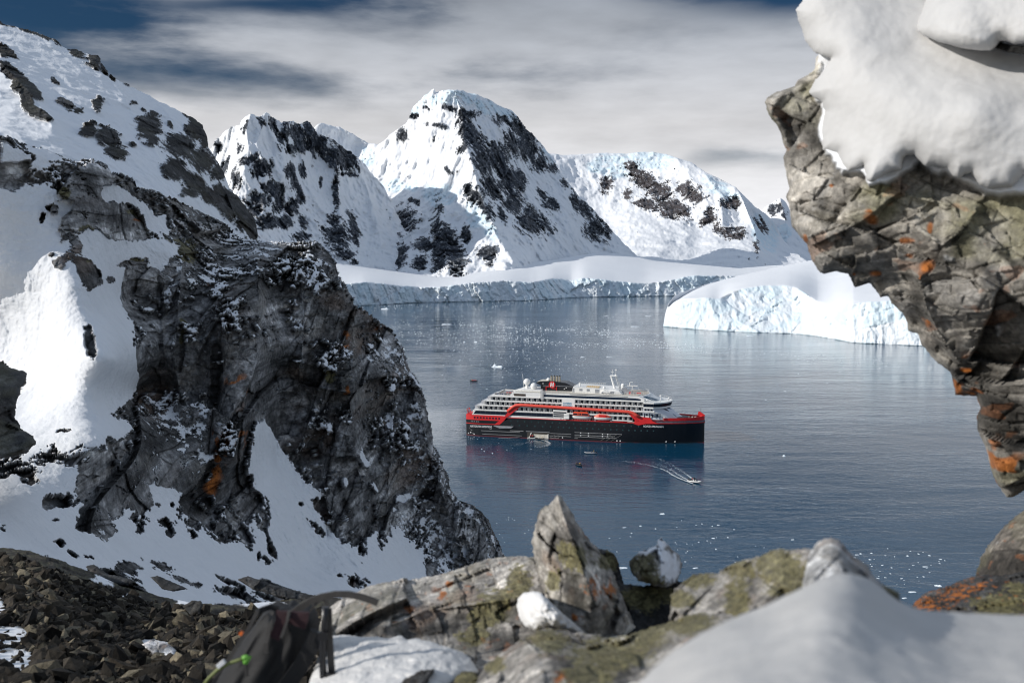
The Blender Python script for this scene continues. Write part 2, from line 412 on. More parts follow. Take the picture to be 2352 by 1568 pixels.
    if parent is not None: o.parent = parent
    return o

def mixa(a, b, t): return a + (b - a) * t[:, None]
C3 = lambda *c: np.array(c, float)
# ================================================================== LAND
SNOW = C3(.80, .815, .84)

# ------------------------------------------------------------------ water
def build_water():
    m = bpy.data.materials.new("sea_water"); m.use_nodes = True; nt = m.node_tree; N, L, M = nodes_of(nt)
    p = nt.nodes['Principled BSDF']; p.inputs['Base Color'].default_value = (.001, .042, .088, 1)
    p.inputs['Roughness'].default_value = .06; p.inputs['IOR'].default_value = 1.333; p.inputs['Specular IOR Level'].default_value = .5
    tc = N('ShaderNodeTexCoord')
    def noise(sx, sy, det, ro=.55, dist=0.0, rot=0.0):
        mp = N('ShaderNodeMapping'); mp.inputs['Scale'].default_value = (sx, sy, 1); mp.inputs['Rotation'].default_value = (0, 0, rot); L(tc.outputs['Object'], mp.inputs[0])
        n = N('ShaderNodeTexNoise'); n.inputs['Scale'].default_value = 1; n.inputs['Detail'].default_value = det; n.inputs['Roughness'].default_value = ro; n.inputs['Distortion'].default_value = dist
        L(mp.outputs[0], n.inputs['Vector']); return n.outputs[0]
    patch = ramp(nt, noise(.0035, .009, 4, .6, .4), [(.36, .30), (.62, 1.0)])
    near = noise(.001, .001, 0)
    a = M('MULTIPLY', noise(.13, .24, 4, .6, .8, .07), .75)
    b = M('MULTIPLY', noise(.46, .84, 3, .6, .3, -.1), .24)
    c = M('MULTIPLY', noise(.018, .05, 2, .5, .2, .03), 1.3)
    h = M('MULTIPLY', M('ADD', M('ADD', a, b), c), patch)
    bp = N('ShaderNodeBump'); bp.inputs['Strength'].default_value = 1.0; bp.inputs['Distance'].default_value = .34; L(h, bp.inputs['Height']); L(bp.outputs[0], p.inputs['Normal'])
    me = bpy.data.meshes.new("sea"); S = 16000
    me.from_pydata([(-S, -200, 0), (S, -200, 0), (S, 14000, 0), (-S, 14000, 0)], [], [(0, 1, 2, 3)]); me.materials.append(m)
    o = bpy.data.objects.new("sea", me); col.objects.link(o)
    tag(o, "dark blue rippled sea reflecting snowy mountains", "sea", kind="structure")
build_water()

# ------------------------------------------------------------------ far mountains
def r3(*it): return [(428.75 + a[0] * .3516, 183.75 + a[1] * .3516, a[2] * .3516, a[3] * .3516, *(a[4:])) for a in it]
def r4(*it): return [(1041.25 + a[0] * .41016, 183.75 + a[1] * .41016, a[2] * .41016, a[3] * .41016, *(a[4:])) for a in it]

MROCK_HAZED = C3(.030, .036, .047)  # bluish: the haze of distance is put into this rock colour
def mountain_surf(rocks, seed, warm=0.0, flute=1.0, sparse=.0, ice=(), bare=()):
    def f(P, N, x, y, sd):
        w1 = fbm(P * np.array([1, 1, .6]), 130., 4, seed); w2 = fbm(P * np.array([1, 1, .6]), 130., 4, seed + 20)
        X = x + 11 * w1; Y = y + 11 * w2
        B = blobs(X, Y, [(r[0], r[1], r[2] * 1.2, r[3] * 1.2, *r[4:]) for r in rocks], 9.0)
        fine = fbm(P * np.array([1, 1, .5]), 46., 6, seed + 3, .74); st = fbm(P * np.array([1, 1, .16]), 15., 4, seed + 23, .7); mid = fbm(P * np.array([1.0, 1, .45]), 150., 4, seed + 4)
        big = fbm(P, 420., 3, seed + 6)
        if ice: Bi = blobs(X, Y, ice, 8.0)
        else: Bi = np.zeros(len(x))
        v = B * 1.02 + fine * .74 + st * .55 + mid * .25 - .60 - sparse * (1 - B)
        if len(bare): v = v - .6 * blobs(X, Y, bare, 10)
        rk = sstep(-.06, .07, v) * sstep(.0, .12, B + .25 * fine)
        h1, c1, e1 = facet(P, 75., seed + 7, (1, 1, 1.7)); h2, c2, e2 = facet(P, 28., seed + 8, (1, 1, 1.5)); h3, c3, e3 = facet(P, 11., seed + 11)
        d = (fbm(P * np.array([1, 1, .45]), 240., 6, seed + 12, .55, True) - .5) * 52 * flute + (fbm(P * np.array([1, .35, .28]), 120., 4, seed + 18, .55, True) - .5) * 40 * flute
        d = d + rk * (h1 * .30 + h2 * .42 + h3 * .5) + (1 - rk) * (fbm(P * np.array([1, 1, .25]), 30., 4, seed + 14, .55, True) * 6.0 * flute + fbm(P, 16, 3, seed + 15) * 1.6)
        ib = sstep(.35, .6, Bi)
        d = d + ib * (h2 * .30 + h3 * .30 + h1 * .10)
        rgb = MROCK_HAZED[None] * (.65 + .8 * c2[:, None]) * (1 + warm * np.array([.9, .35, .05])) + .015 * (fine[:, None] + .3)
        rgb = mixa(rgb, C3(.30, .32, .36)[None], sstep(.12, .5, fbm(P, 8., 3, seed + 17) + .5 * st) * .55)
        sn = np.tile(SNOW, (len(x), 1)); sn = mixa(sn, C3(.60, .76, .85)[None], ib * .75 * sstep(-.2, .5, fine + .3))
        return d, mixa(sn, rgb, rk), 1 - rk
    return f
M_MTN = mat_land("mountain_snow_rock", .055, bump=.55, speck=.25)

def build_mountains():
    # --- left massif
    poly = [(250, 700), (250, 470), (330, 420), (420, 385), (485, 342), (497, 322), (510, 305), (530, 290), (545, 284), (560, 266), (576, 259), (594, 267), (612, 259), (626, 268), (648, 284), (652, 279), (661, 279), (675, 276), (685, 283), (696, 282), (703, 279), (712, 281), (724, 296), (735, 307), (763, 319), (780, 331), (815, 356), (833, 370), (851, 395), (879, 426), (900, 465), (930, 520), (975, 575), (1040, 640), (1060, 700)]
    ctrl = [(576, 259, 3020), (560, 320, 2960), (545, 400, 2860), (530, 490, 2740), (550, 600, 2500), (485, 342, 3200), (505, 420, 2990), (250, 470, 3700), (300, 640, 3000), (648, 284, 3230), (710, 280, 3380), (763, 319, 3480), (815, 356, 3570), (851, 395, 3610), (900, 465, 3560), (700, 400, 3210), (620, 450, 2930), (800, 480, 3340), (700, 560, 2870), (850, 590, 3080), (960, 600, 3180), (1060, 680, 2820), (700, 680, 2500), (850, 680, 2600)]
    rid = [([(576, 259), (566, 300), (572, 350), (560, 400), (545, 460)], 0.0186, 26), ([(661, 279), (648, 330), (655, 390), (630, 450), (620, 520)], 0.0217, 24), ([(735, 307), (770, 350), (772, 400), (778, 470), (790, 560)], 0.0248, 24), ([(815, 356), (840, 420), (862, 500), (880, 580)], 0.0155, 22), ([(612, 262), (590, 330), (610, 400), (602, 470)], 0.0155, 18)]
    rocks = r3((400, 515, 55, 24, -25), (490, 560, 56, 55), (705, 350, 80, 52, 30), (815, 330, 50, 60), (790, 420, 105, 42, -15), (690, 440, 70, 26, -30), (870, 420, 40, 60), (480, 265, 40, 22, 50), (560, 300, 30, 60, -30), (640, 340, 28, 70, 15), (600, 400, 30, 60), (680, 590, 30, 44), (755, 585, 22, 40), (1040, 500, 78, 100, -35), (980, 690, 22, 120), (1060, 620, 60, 14, 10), (700, 650, 18, 60), (735, 740, 20, 80, -8), (600, 725, 60, 28, -35), (540, 690, 50, 30, 30), (470, 770, 62, 60), (440, 850, 35, 40), (610, 800, 30, 50), (690, 830, 45, 50, 20), (550, 930, 80, 40), (640, 930, 40, 32), (760, 925, 22, 55), (755, 1030, 52, 26), (985, 1010, 100, 86, 25), (1085, 980, 34, 110, -12), (1085, 1190, 26, 44), (1040, 1130, 60, 40), (880, 680, 12, 30), (330, 640, 26, 60), (250, 560, 18, 60, 20), (380, 300, 14, 40, 20), (200, 430, 20, 30), (340, 430, 16, 40), (900, 380, 30, 16, 30), (960, 400, 26, 14, 30))
    o = relief("mountain", poly, rbf(ctrl, rid), 1.9, M_MTN, mountain_surf(rocks, 11), jit=(2.4, 9), edge=(14, .006), thick=.07, seed=3)
    tag(o, "snowy twin-topped mountain with dark rock ribs left of the main peak", "mountain", kind="structure")
    # --- central peak
    poly = [(640, 700), (690, 320), (728, 287), (738, 281), (752, 284), (780, 291), (815, 310), (844, 328), (868, 332), (882, 324), (896, 310), (921, 291), (936, 280), (944, 262), (947, 250), (955, 238), (967, 228), (974, 219), (981, 214), (990, 205), (997, 203), (1003, 210), (1016, 207), (1033, 207), (1062, 208), (1076, 214), (1090, 216), (1125, 229), (1153, 244), (1178, 254), (1186, 264), (1195, 275), (1213, 300), (1225, 311), (1246, 331), (1259, 350), (1271, 368), (1295, 405), (1328, 446), (1361, 479), (1410, 532), (1451, 575), (1500, 620), (1520, 700)]
    ctrl = [(997, 203, 4000), (1045, 215, 3990), (1062, 208, 4050), (1125, 229, 4220), (1195, 275, 4380), (1259, 350, 4560), (939, 277, 4170), (868, 331, 4400), (844, 328, 4480), (728, 286, 4400), (690, 500, 4100), (780, 330, 4420), (1062, 290, 3850), (1085, 380, 3600), (1098, 430, 3480), (1140, 540, 3180), (1200, 630, 2920), (1150, 400, 3830), (1150, 320, 4020), (1200, 480, 3720), (1260, 500, 3900), (1300, 560, 3800), (1330, 480, 4250), (1400, 560, 4150), (1250, 620, 3300), (1400, 640, 3700), (960, 370, 3960), (1000, 440, 3680), (930, 430, 3880), (950, 560, 3260), (1050, 640, 2850), (900, 640, 2950), (1010, 520, 3330), (1000, 300, 3930), (1060, 560, 3180), (1500, 690, 3600)]
    rid = [([(1045, 215), (1062, 260), (1066, 320), (1085, 380), (1100, 430), (1120, 490), (1145, 550), (1185, 610)], 0.0310, 30), ([(1100, 218), (1118, 270), (1150, 330), (1175, 400), (1200, 470), (1225, 560)], 0.0186, 26), ([(1195, 275), (1235, 350), (1275, 440), (1310, 520)], 0.0155, 24), ([(997, 203), (1000, 260), (985, 320)], 0.0109, 18), ([(940, 280), (905, 330), (880, 380)], 0.0124, 22), ([(1010, 480), (1020, 540), (1030, 620)], 0.0186, 20), ([(950, 500), (945, 560), (925, 620)], 0.0155, 18)]
    rocks = r3((1430, 915, 80, 70, 15), (1370, 985, 30, 50), (1400, 1140, 36, 88, 10), (1230, 1085, 24, 58), (1655, 900, 22, 110, -8), (1640, 1060, 44, 190), (1740, 1140, 56, 140, -12), (1560, 1080, 60, 50), (1520, 1180, 40, 40), (1690, 1000, 50, 60), (1960, 1135, 54, 42), (1870, 760, 54, 62, -35), (1930, 830, 24, 80, -35), (1950, 520, 80, 120, -28), (1850, 350, 56, 110, -25), (1835, 225, 60, 34), (1900, 430, 50, 70), (2080, 640, 70, 130, -30), (2000, 700, 60, 80, -30), (2120, 780, 60, 80, -30), (2200, 330, 46, 100, -45), (2160, 420, 50, 90, -40), (2080, 270, 60, 36, 20), (1410, 365, 40, 42, 40), (1480, 240, 36, 20), (1570, 190, 26, 12), (1630, 300, 56, 16, 15), (1690, 320, 26, 22), (1800, 455, 36, 28), (1720, 590, 38, 16, 25), (1980, 850, 20, 60, -30), (2050, 880, 22, 60, -30), (1720, 190, 46, 18, 30), (1620, 395, 9, 26), (1490, 790, 40, 16, 40), (1830, 1010, 30, 44), (1250, 760, 60, 14, 15)) + \
        r4((400, 380, 80, 54, 45), (480, 460, 54, 40, 45), (440, 800, 90, 60, 25), (280, 540, 40, 90, -30), (250, 430, 60, 70, -20), (560, 500, 36, 16, 45), (690, 680, 22, 60, -10), (740, 730, 26, 60, -35), (800, 830, 56, 66, 40), (860, 850, 26, 50), (540, 700, 30, 50, -35), (500, 640, 26, 40, -35), (330, 640, 40, 60, -25), (620, 580, 30, 14, 45), (360, 560, 40, 60, -30))
    ice = r3((2050, 210, 190, 44, 22), (1750, 110, 130, 52, 5), (1560, 120, 70, 60), (1480, 210, 40, 44), (1660, 750, 110, 70), (1360, 690, 110, 36), (1480, 690, 60, 36), (1180, 500, 50, 70, -30), (1900, 880, 60, 90, -25), (1990, 990, 40, 60, -20), (1900, 930, 60, 40)) + r4((560, 430, 70, 40, 30), (700, 560, 40, 90, -40))
    o = relief("mountain", poly, rbf(ctrl, rid), 1.9, M_MTN, mountain_surf(rocks, 31, ice=ice), jit=(1.8, 9), edge=(12, .006), thick=.04, seed=8)
    tag(o, "tallest snowy peak with ice cap and dark right-hand rock face", "mountain", kind="structure")
    # --- right mountain
    poly = [(1180, 640), (1220, 380), (1259, 352), (1296, 356), (1349, 354), (1394, 350), (1415, 352), (1435, 353), (1468, 349), (1497, 349), (1533, 354), (1550, 360), (1587, 372), (1624, 397), (1669, 418), (1693, 432), (1714, 454), (1734, 475), (1759, 491), (1780, 512), (1800, 553), (1830, 580), (1900, 640), (1900, 690), (1200, 690)]
    ctrl = [(1259, 352, 6700), (1349, 354, 6850), (1400, 352, 6850), (1497, 349, 6780), (1587, 372, 6460), (1693, 432, 6040), (1734, 475, 5920), (1800, 553, 5980), (1440, 400, 6560), (1350, 560, 5500), (1500, 615, 4350), (1600, 560, 5200), (1700, 605, 4450), (1680, 540, 5400), (1740, 560, 5300), (1450, 460, 6180), (1540, 450, 6100), (1620, 480, 5760), (1300, 450, 6280), (1850, 640, 4350), (1400, 660, 3900), (1700, 680, 3700)]
    rid = [([(1693, 432), (1715, 480), (1735, 530), (1745, 580)], 0.0341, 22), ([(1550, 360), (1590, 410), (1620, 460)], 0.0124, 24), ([(1620, 400), (1655, 450), (1660, 510)], 0.0124, 20)]
    rocks = r4((1010, 500, 50, 26, 25), (1060, 560, 80, 44, 30), (1150, 620, 80, 52, 30), (1200, 700, 90, 52, 30), (1270, 730, 50, 36), (1290, 600, 50, 36), (1350, 650, 60, 40), (1080, 700, 60, 26, 20), (1440, 760, 40, 46, 20), (1530, 850, 60, 34, 20), (1590, 860, 36, 26), (1410, 790, 22, 30), (1560, 690, 46, 22), (1700, 930, 12, 44), (1730, 810, 14, 50, -40), (980, 640, 30, 20), (860, 590, 30, 50, 20))
    ice = r4((1000, 450, 230, 46, -4), (860, 500, 120, 46, 10), (1160, 460, 80, 46), (1500, 620, 120, 40, 35), (1740, 860, 60, 110, -30))
    o = relief("mountain", poly, rbf(ctrl, rid), 2.1, M_MTN, mountain_surf(rocks, 51, warm=.9, flute=.8, ice=ice), jit=(.6, 14), edge=(12, .006), thick=.05, seed=12)
    tag(o, "broad rounded snow mountain with brownish rock patches at right", "mountain", kind="structure")
    # --- distant pointed peak
    poly = [(1690, 650), (1720, 520), (1745, 492), (1755, 476), (1771, 467), (1783, 458), (1792, 454), (1804, 463), (1812, 479), (1822, 495), (1850, 520), (1900, 545), (1960, 575), (2020, 650)]
    ctrl = [(1792, 454, 7600), (1755, 476, 7550), (1720, 600, 6800), (1830, 560, 6900), (1900, 560, 7300), (1960, 640, 6200), (1800, 640, 5900)]
    rocks = r4((1785, 725, 20, 30), (1825, 715, 18, 32), (1850, 760, 12, 20))
    o = relief("mountain", poly, rbf(ctrl, [([(1792, 454), (1800, 490), (1808, 530)], 0.0186, 14)]), 2.1, M_MTN, mountain_surf(rocks, 71, ice=r4((1800, 900, 60, 60), (1850, 850, 40, 40)), flute=.7), jit=(.8, 10), edge=(10, .006), thick=.05, seed=15)
    tag(o, "small distant pointed peak beside the overhanging rock", "mountain", kind="structure")
build_mountains()

# ------------------------------------------------------------------ tidewater glacier fronts
def interp(x, pts):
    p = np.array(pts, float); return np.interp(x, p[:, 0], p[:, 1])
def soft(x, pts, w=22):
    p = np.array(pts, float); g = np.arange(p[0, 0] - 4 * w, p[-1, 0] + 4 * w, 1.0); v = np.interp(g, p[:, 0], p[:, 1])
    k = np.exp(-.5 * (np.arange(-3 * w, 3 * w + 1) / w) ** 2); k /= k.sum(); v = np.convolve(np.pad(v, 3 * w, mode='edge'), k, 'valid'); return np.interp(x, g, v)
def glacier(name, yw, yt, yu, du, setback, step, seed, blue, cliff_h, label, tipx=None, extra=None, wob=2.2, rough=1.0):
    xs = np.linspace(yw[0][0], yw[-1][0], 160)
    W0 = interp(xs, yw); U0 = interp(xs, yu)
    poly = [(a, b) for a, b in zip(xs, W0 + 1.0)] + [(a, b) for a, b in zip(xs[::-1], U0[::-1])]
    def depth(x, y):
        q = np.stack([x / 34., np.zeros(len(x)), np.zeros(len(x))], 1)
        w = interp(x, yw); t0 = soft(x, yt, 10); t = t0 + wob * fbm(q, 1.0, 3, seed); u = np.minimum(soft(x, yu, 44), t0 - 1.0); t = np.minimum(t, w - .6)
        dw = wdist(x, w); dt = dw + soft(x, setback, 26); dd = soft(x, du, 60)
        k = np.clip((w - y) / np.maximum(w - t, .5), 0, 1); g = np.clip((t0 - y) / np.maximum(t0 - u, .5), 0, 1)
        D = dw + (dt - dw) * k + (dd - dt) * g ** 1.25
        return D
    def surf(P, N, x, y, sd):
        w = interp(x, yw); t = soft(x, yt, 10) + wob * fbm(np.stack([x / 34., 0 * x, 0 * x], 1), 1.0, 3, seed)
        cl = sstep(-1.2, 1.6, y - t)
        h1, c1, e1 = facet(P, cliff_h * .9, seed + 1, (1, 1, 2.2)); h2, c2, e2 = facet(P, cliff_h * .32, seed + 2, (1, 1, 1.8)); h3, c3, e3 = facet(P, cliff_h * .12, seed + 3)
        d = cl * (rough * (h1 * .22 + h2 * .34 + h3 * .40) + cliff_h * .24 * fbm(P * np.array([1, .5, .35]), cliff_h * .9, 5, seed + 8, .55, True)) + (1 - cl) * (fbm(P, 60, 4, seed + 5) * 3.0 + fbm(P, 240, 3, seed + 9) * 12)
        n = fbm(P * np.array([1, 1, .4]), 26., 4, seed + 6)
        bl = cl * (blue * (.35 + .65 * sstep(-.3, .5, n + (c1 - .5))))
        rgb = mixa(np.tile(SNOW, (len(x), 1)), C3(.56, .76, .85)[None], bl)
        wl = sstep(2.2, .4, w - y) * .65 * sstep(-.4, .2, n + .1)
        rgb = mixa(rgb, C3(.12, .20, .24)[None], wl * cl)
        if extra: d = d + extra(P, x, y, cl)
        return d, rgb, np.ones(len(x))
    o = relief(name, poly, depth, step, M_ICE, surf, edge=(3, .001), thick=.05, seed=seed)
    tag(o, label, "glacier", kind="structure"); return o
M_ICE = mat_land("glacier_ice", .12, bump=.35, speck=.1, rough=.6)
yw = [(640, 708), (700, 706), (833, 702), (956, 695), (1132, 692), (1225, 690), (1270, 687), (1287, 685.4), (1312, 683.4), (1410, 681.5), (1546, 680), (1700, 678), (1800, 676)]
yt = [(640, 656), (700, 655), (794, 653), (840, 648), (879, 651), (921, 657), (991, 660), (1030, 657), (1062, 652), (1097, 648), (1167, 645), (1225, 650), (1262, 640), (1285, 640), (1320, 645), (1335, 637), (1378, 641), (1420, 646), (1484, 652), (1540, 643), (1595, 632), (1697, 635), (1800, 632)]
yu = [(640, 600), (785, 606), (850, 616), (1000, 636), (1060, 636), (1100, 622), (1160, 604), (1250, 600), (1330, 586), (1380, 579), (1430, 583), (1500, 598), (1600, 608), (1700, 616), (1800, 608)]
du = [(640, 2600), (785, 2620), (850, 2760), (1000, 2830), (1060, 2840), (1160, 3050), (1250, 3250), (1330, 3500), (1400, 3620), (1500, 3560), (1600, 3560), (1700, 3500), (1800, 3500)]
sb = [(640, 14), (1240, 14), (1262, 90), (1300, 120), (1320, 30), (1350, 18), (1530, 18), (1600, 40), (1800, 40)]
glacier("glacier", yw, yt, yu, du, sb, 1.7, 101, .50, 40., "pale blue ice cliffs of the glacier along the far shore")
yw = [(1524, 750), (1560, 753), (1595, 756), (1656, 760), (1738, 764), (1820, 766), (1878, 772), (1923, 780), (1960, 787), (2110, 794), (2350, 802)]
yt = [(1524, 747), (1528, 728), (1534, 706), (1548, 692), (1575, 686), (1605, 687), (1632, 684), (1652, 690), (1668, 680), (1681, 672), (1714, 662), (1760, 656), (1816, 656), (1842, 667), (1865, 684), (1885, 700), (1911, 706), (1960, 696), (2050, 690), (2350, 690)]
yu = [(1524, 746), (1528, 722), (1534, 698), (1548, 679), (1580, 666), (1615, 655), (1697, 633), (1780, 614), (1861, 598), (1950, 583), (2050, 572), (2350, 560)]
du = [(1524, 1532), (1548, 1640), (1615, 1720), (1697, 1790), (1780, 1830), (1861, 1860), (2050, 1850), (2350, 1850)]
sb = [(1524, 6), (1548, 14), (1632, 16), (1652, 34), (1681, 75), (1760, 105), (1816, 100), (1850, 85), (1885, 60), (1911, 20), (1960, 16), (2350, 16)]
glacier("glacier", yw, yt, yu, du, sb, 1.9, 131, .50, 30., "white domed ice tongue with crumbling cliff right of the ship", wob=1.2, rough=.34)

# ------------------------------------------------------------------ near rock
def rock_surf(scale, amp, snow=(), moss=(), orange=(), pale=(), dark=(), seed=1, aniso=(1, 1, 1.6), base=.085, snow_up=None, soft=12., tone=(1, 1, 1), white=.35, fleck=.0, jag=1.0, snow_rough=.06, keepedge=0.0, olive=0.0, contrast=.8, deep=.38, crack=1.0, rot=None, big=1.0, snfine=.22):
    """scale = size in metres of the biggest plates, amp = relief factor"""
    an = 1 / np.array(aniso)
    def f(P, N, x, y, sd):
        px = 14.0; P0 = P; P = P * np.array([1, deep, 1])     # joints run deep into the face
        wx = fbm(P, scale * .8, 4, seed + 1, .6); wy = fbm(P, scale * .8, 4, seed + 2, .6); fine = fbm(P, scale * .22, 4, seed + 3, .6)
        X = x + px * wx + 7 * fine; Y = y + px * wy + 7 * fine
        sn = blobs(X, Y, snow, soft) if len(snow) else np.zeros(len(x))
        if snow_up is not None: sn = np.maximum(sn, sstep(snow_up, snow_up + .25, N[:, 2] + .35 * fine + .2 * wx))
        sn = sstep(.36, .64, sn + snfine * fine)
        h1, c1, e1 = facet(P, scale, seed + 4, aniso, rot=rot, groove=.05); h2, c2, e2 = facet(P, scale * .36, seed + 5, aniso, rot=rot, groove=.12); h3, c3, e3 = facet(P, scale * .13, seed + 6, (1, 1, 1.25), rot=rot); h4, c4, e4 = facet(P, scale * .055, seed + 7)
        d = amp * (h1 * .55 * big + h2 * .80 * (.4 + .6 * big) + h3 * .85 + h4 * .95) * jag + amp * fbm(P, scale * 1.6, 5, seed + 8, .55) * scale * .25
        if keepedge > 0: d = d * sstep(0, keepedge, sd)
        ds = scale * (fbm(P * an, scale * .9, 4, seed + 9) * .05 + fbm(P, scale * .25, 3, seed + 10) * snow_rough * .5) + scale * .03
        dd = d * (1 - sn) + (ds + d * .12) * sn
        t = .5 + .5 * fbm(P, scale * .5, 4, seed + 11)
        b = base * (.30 + .95 * c2 * (.45 + c1) + .65 * c3 * c3 + .45 * c4 * c4 + .3 * (t - .5))
        b = b * np.exp(contrast * (.75 * fbm(P, scale * .12, 5, seed + 31, .74) + .75 * fbm(P, scale * .5, 3, seed + 32))); rgb = b[:, None] * np.array(tone)
        rgb = mixa(rgb, C3(.085, .06, .045)[None] * base / .085, sstep(.1, .5, fbm(P, scale * .7, 3, seed + 12)) * .6)
        li = sstep(.18, .42, fbm(P, scale * .16, 4, seed + 13, .65) + .3 * fbm(P, scale * 1.2, 2, seed + 14) - .03)
        rgb = mixa(rgb, C3(.33, .33, .335)[None], li * white)
        if olive > 0: rgb = mixa(rgb, C3(.20, .19, .105)[None], olive * sstep(-.05, .35, fbm(P, scale * .45, 3, seed + 21) + .3 * (c1 - .5)))
        if len(pale): rgb = mixa(rgb, C3(.36, .34, .31)[None], blobs(X, Y, pale, 8) * .85 * (.5 + .5 * t) * np.clip(.75 + 1.2 * fbm(P, scale * .10, 4, seed + 33, .75), .1, 1))
        if len(dark): rgb = mixa(rgb, rgb * .22, blobs(X, Y, dark, 10) * .9)
        if len(moss): mn = fbm(P0, scale * .10, 4, seed + 30, .7); mk = sstep(.42, .62, blobs(X, Y, moss, 10) + .5 * mn + .2 * fine); rgb = mixa(rgb, C3(.150, .135, .062)[None] * (.55 + .9 * sstep(-.4, .5, mn))[:, None], mk * .88); dd = dd + mk * mn * scale * .05
        if len(orange) or fleck > 0:
            o = blobs(X, Y, orange, 8) if len(orange) else np.zeros(len(x))
            k = sstep(.30, .46, fbm(P, scale * .14, 3, seed + 15) + .45 * o - .05) * np.clip(o * 1.3, 0, 1)
            if fleck > 0: k = np.maximum(k, fleck * sstep(.40, .5, fbm(P, scale * .13, 3, seed + 16) + .2 * fbm(P, scale * .8, 2, seed + 17)))
            rgb = mixa(rgb, C3(.42, .13, .02)[None], k * .85)
        cr = np.maximum.reduce([np.clip(.035 - e2, 0, 1) / .035, .5 * np.clip(.02 - e1, 0, 1) / .02, .7 * np.clip(.05 - e3, 0, 1) / .05])
        rgb = rgb * (1 - .6 * crack * cr[:, None])
        s = np.tile(SNOW, (len(x), 1))
        return dd, mixa(rgb, s, sn), sn
    return f

M_HILL = mat_land("hill_rock", .55, bump=.6)
M_CLIFF = mat_land("cliff_rock", 2.0, bump=1.0, speck=.6)

def q1(*it): return [(a[0] * .3125, a[1] * .3125, a[2] * .3125, a[3] * .3125, *a[4:]) for a in it]
def q2(*it): return [(a[0] * .3125, 367.5 + a[1] * .3125, a[2] * .3125, a[3] * .3125, *a[4:]) for a in it]
def q3(*it): return [(490 + a[0] * .3125, 520.6 + a[1] * .3125, a[2] * .3125, a[3] * .3125, *a[4:]) for a in it]
def q4(*it): return [(a[0] * .3125, 796.25 + a[1] * .3125, a[2] * .3125, a[3] * .3125, *a[4:]) for a in it]
def q5(*it): return [(490 + a[0] * .3125, 918.75 + a[1] * .3125, a[2] * .3125, a[3] * .3125, *a[4:]) for a in it]
def k1(*p): return [(a * .3125, b * .3125) for a, b in p]
def k2(*p): return [(a * .3125, 367.5 + b * .3125) for a, b in p]
def k4(*p): return [(a * .3125, 796.25 + b * .3125) for a, b in p]
def k5(*p): return [(490 + a * .3125, 918.75 + b * .3125) for a, b in p]

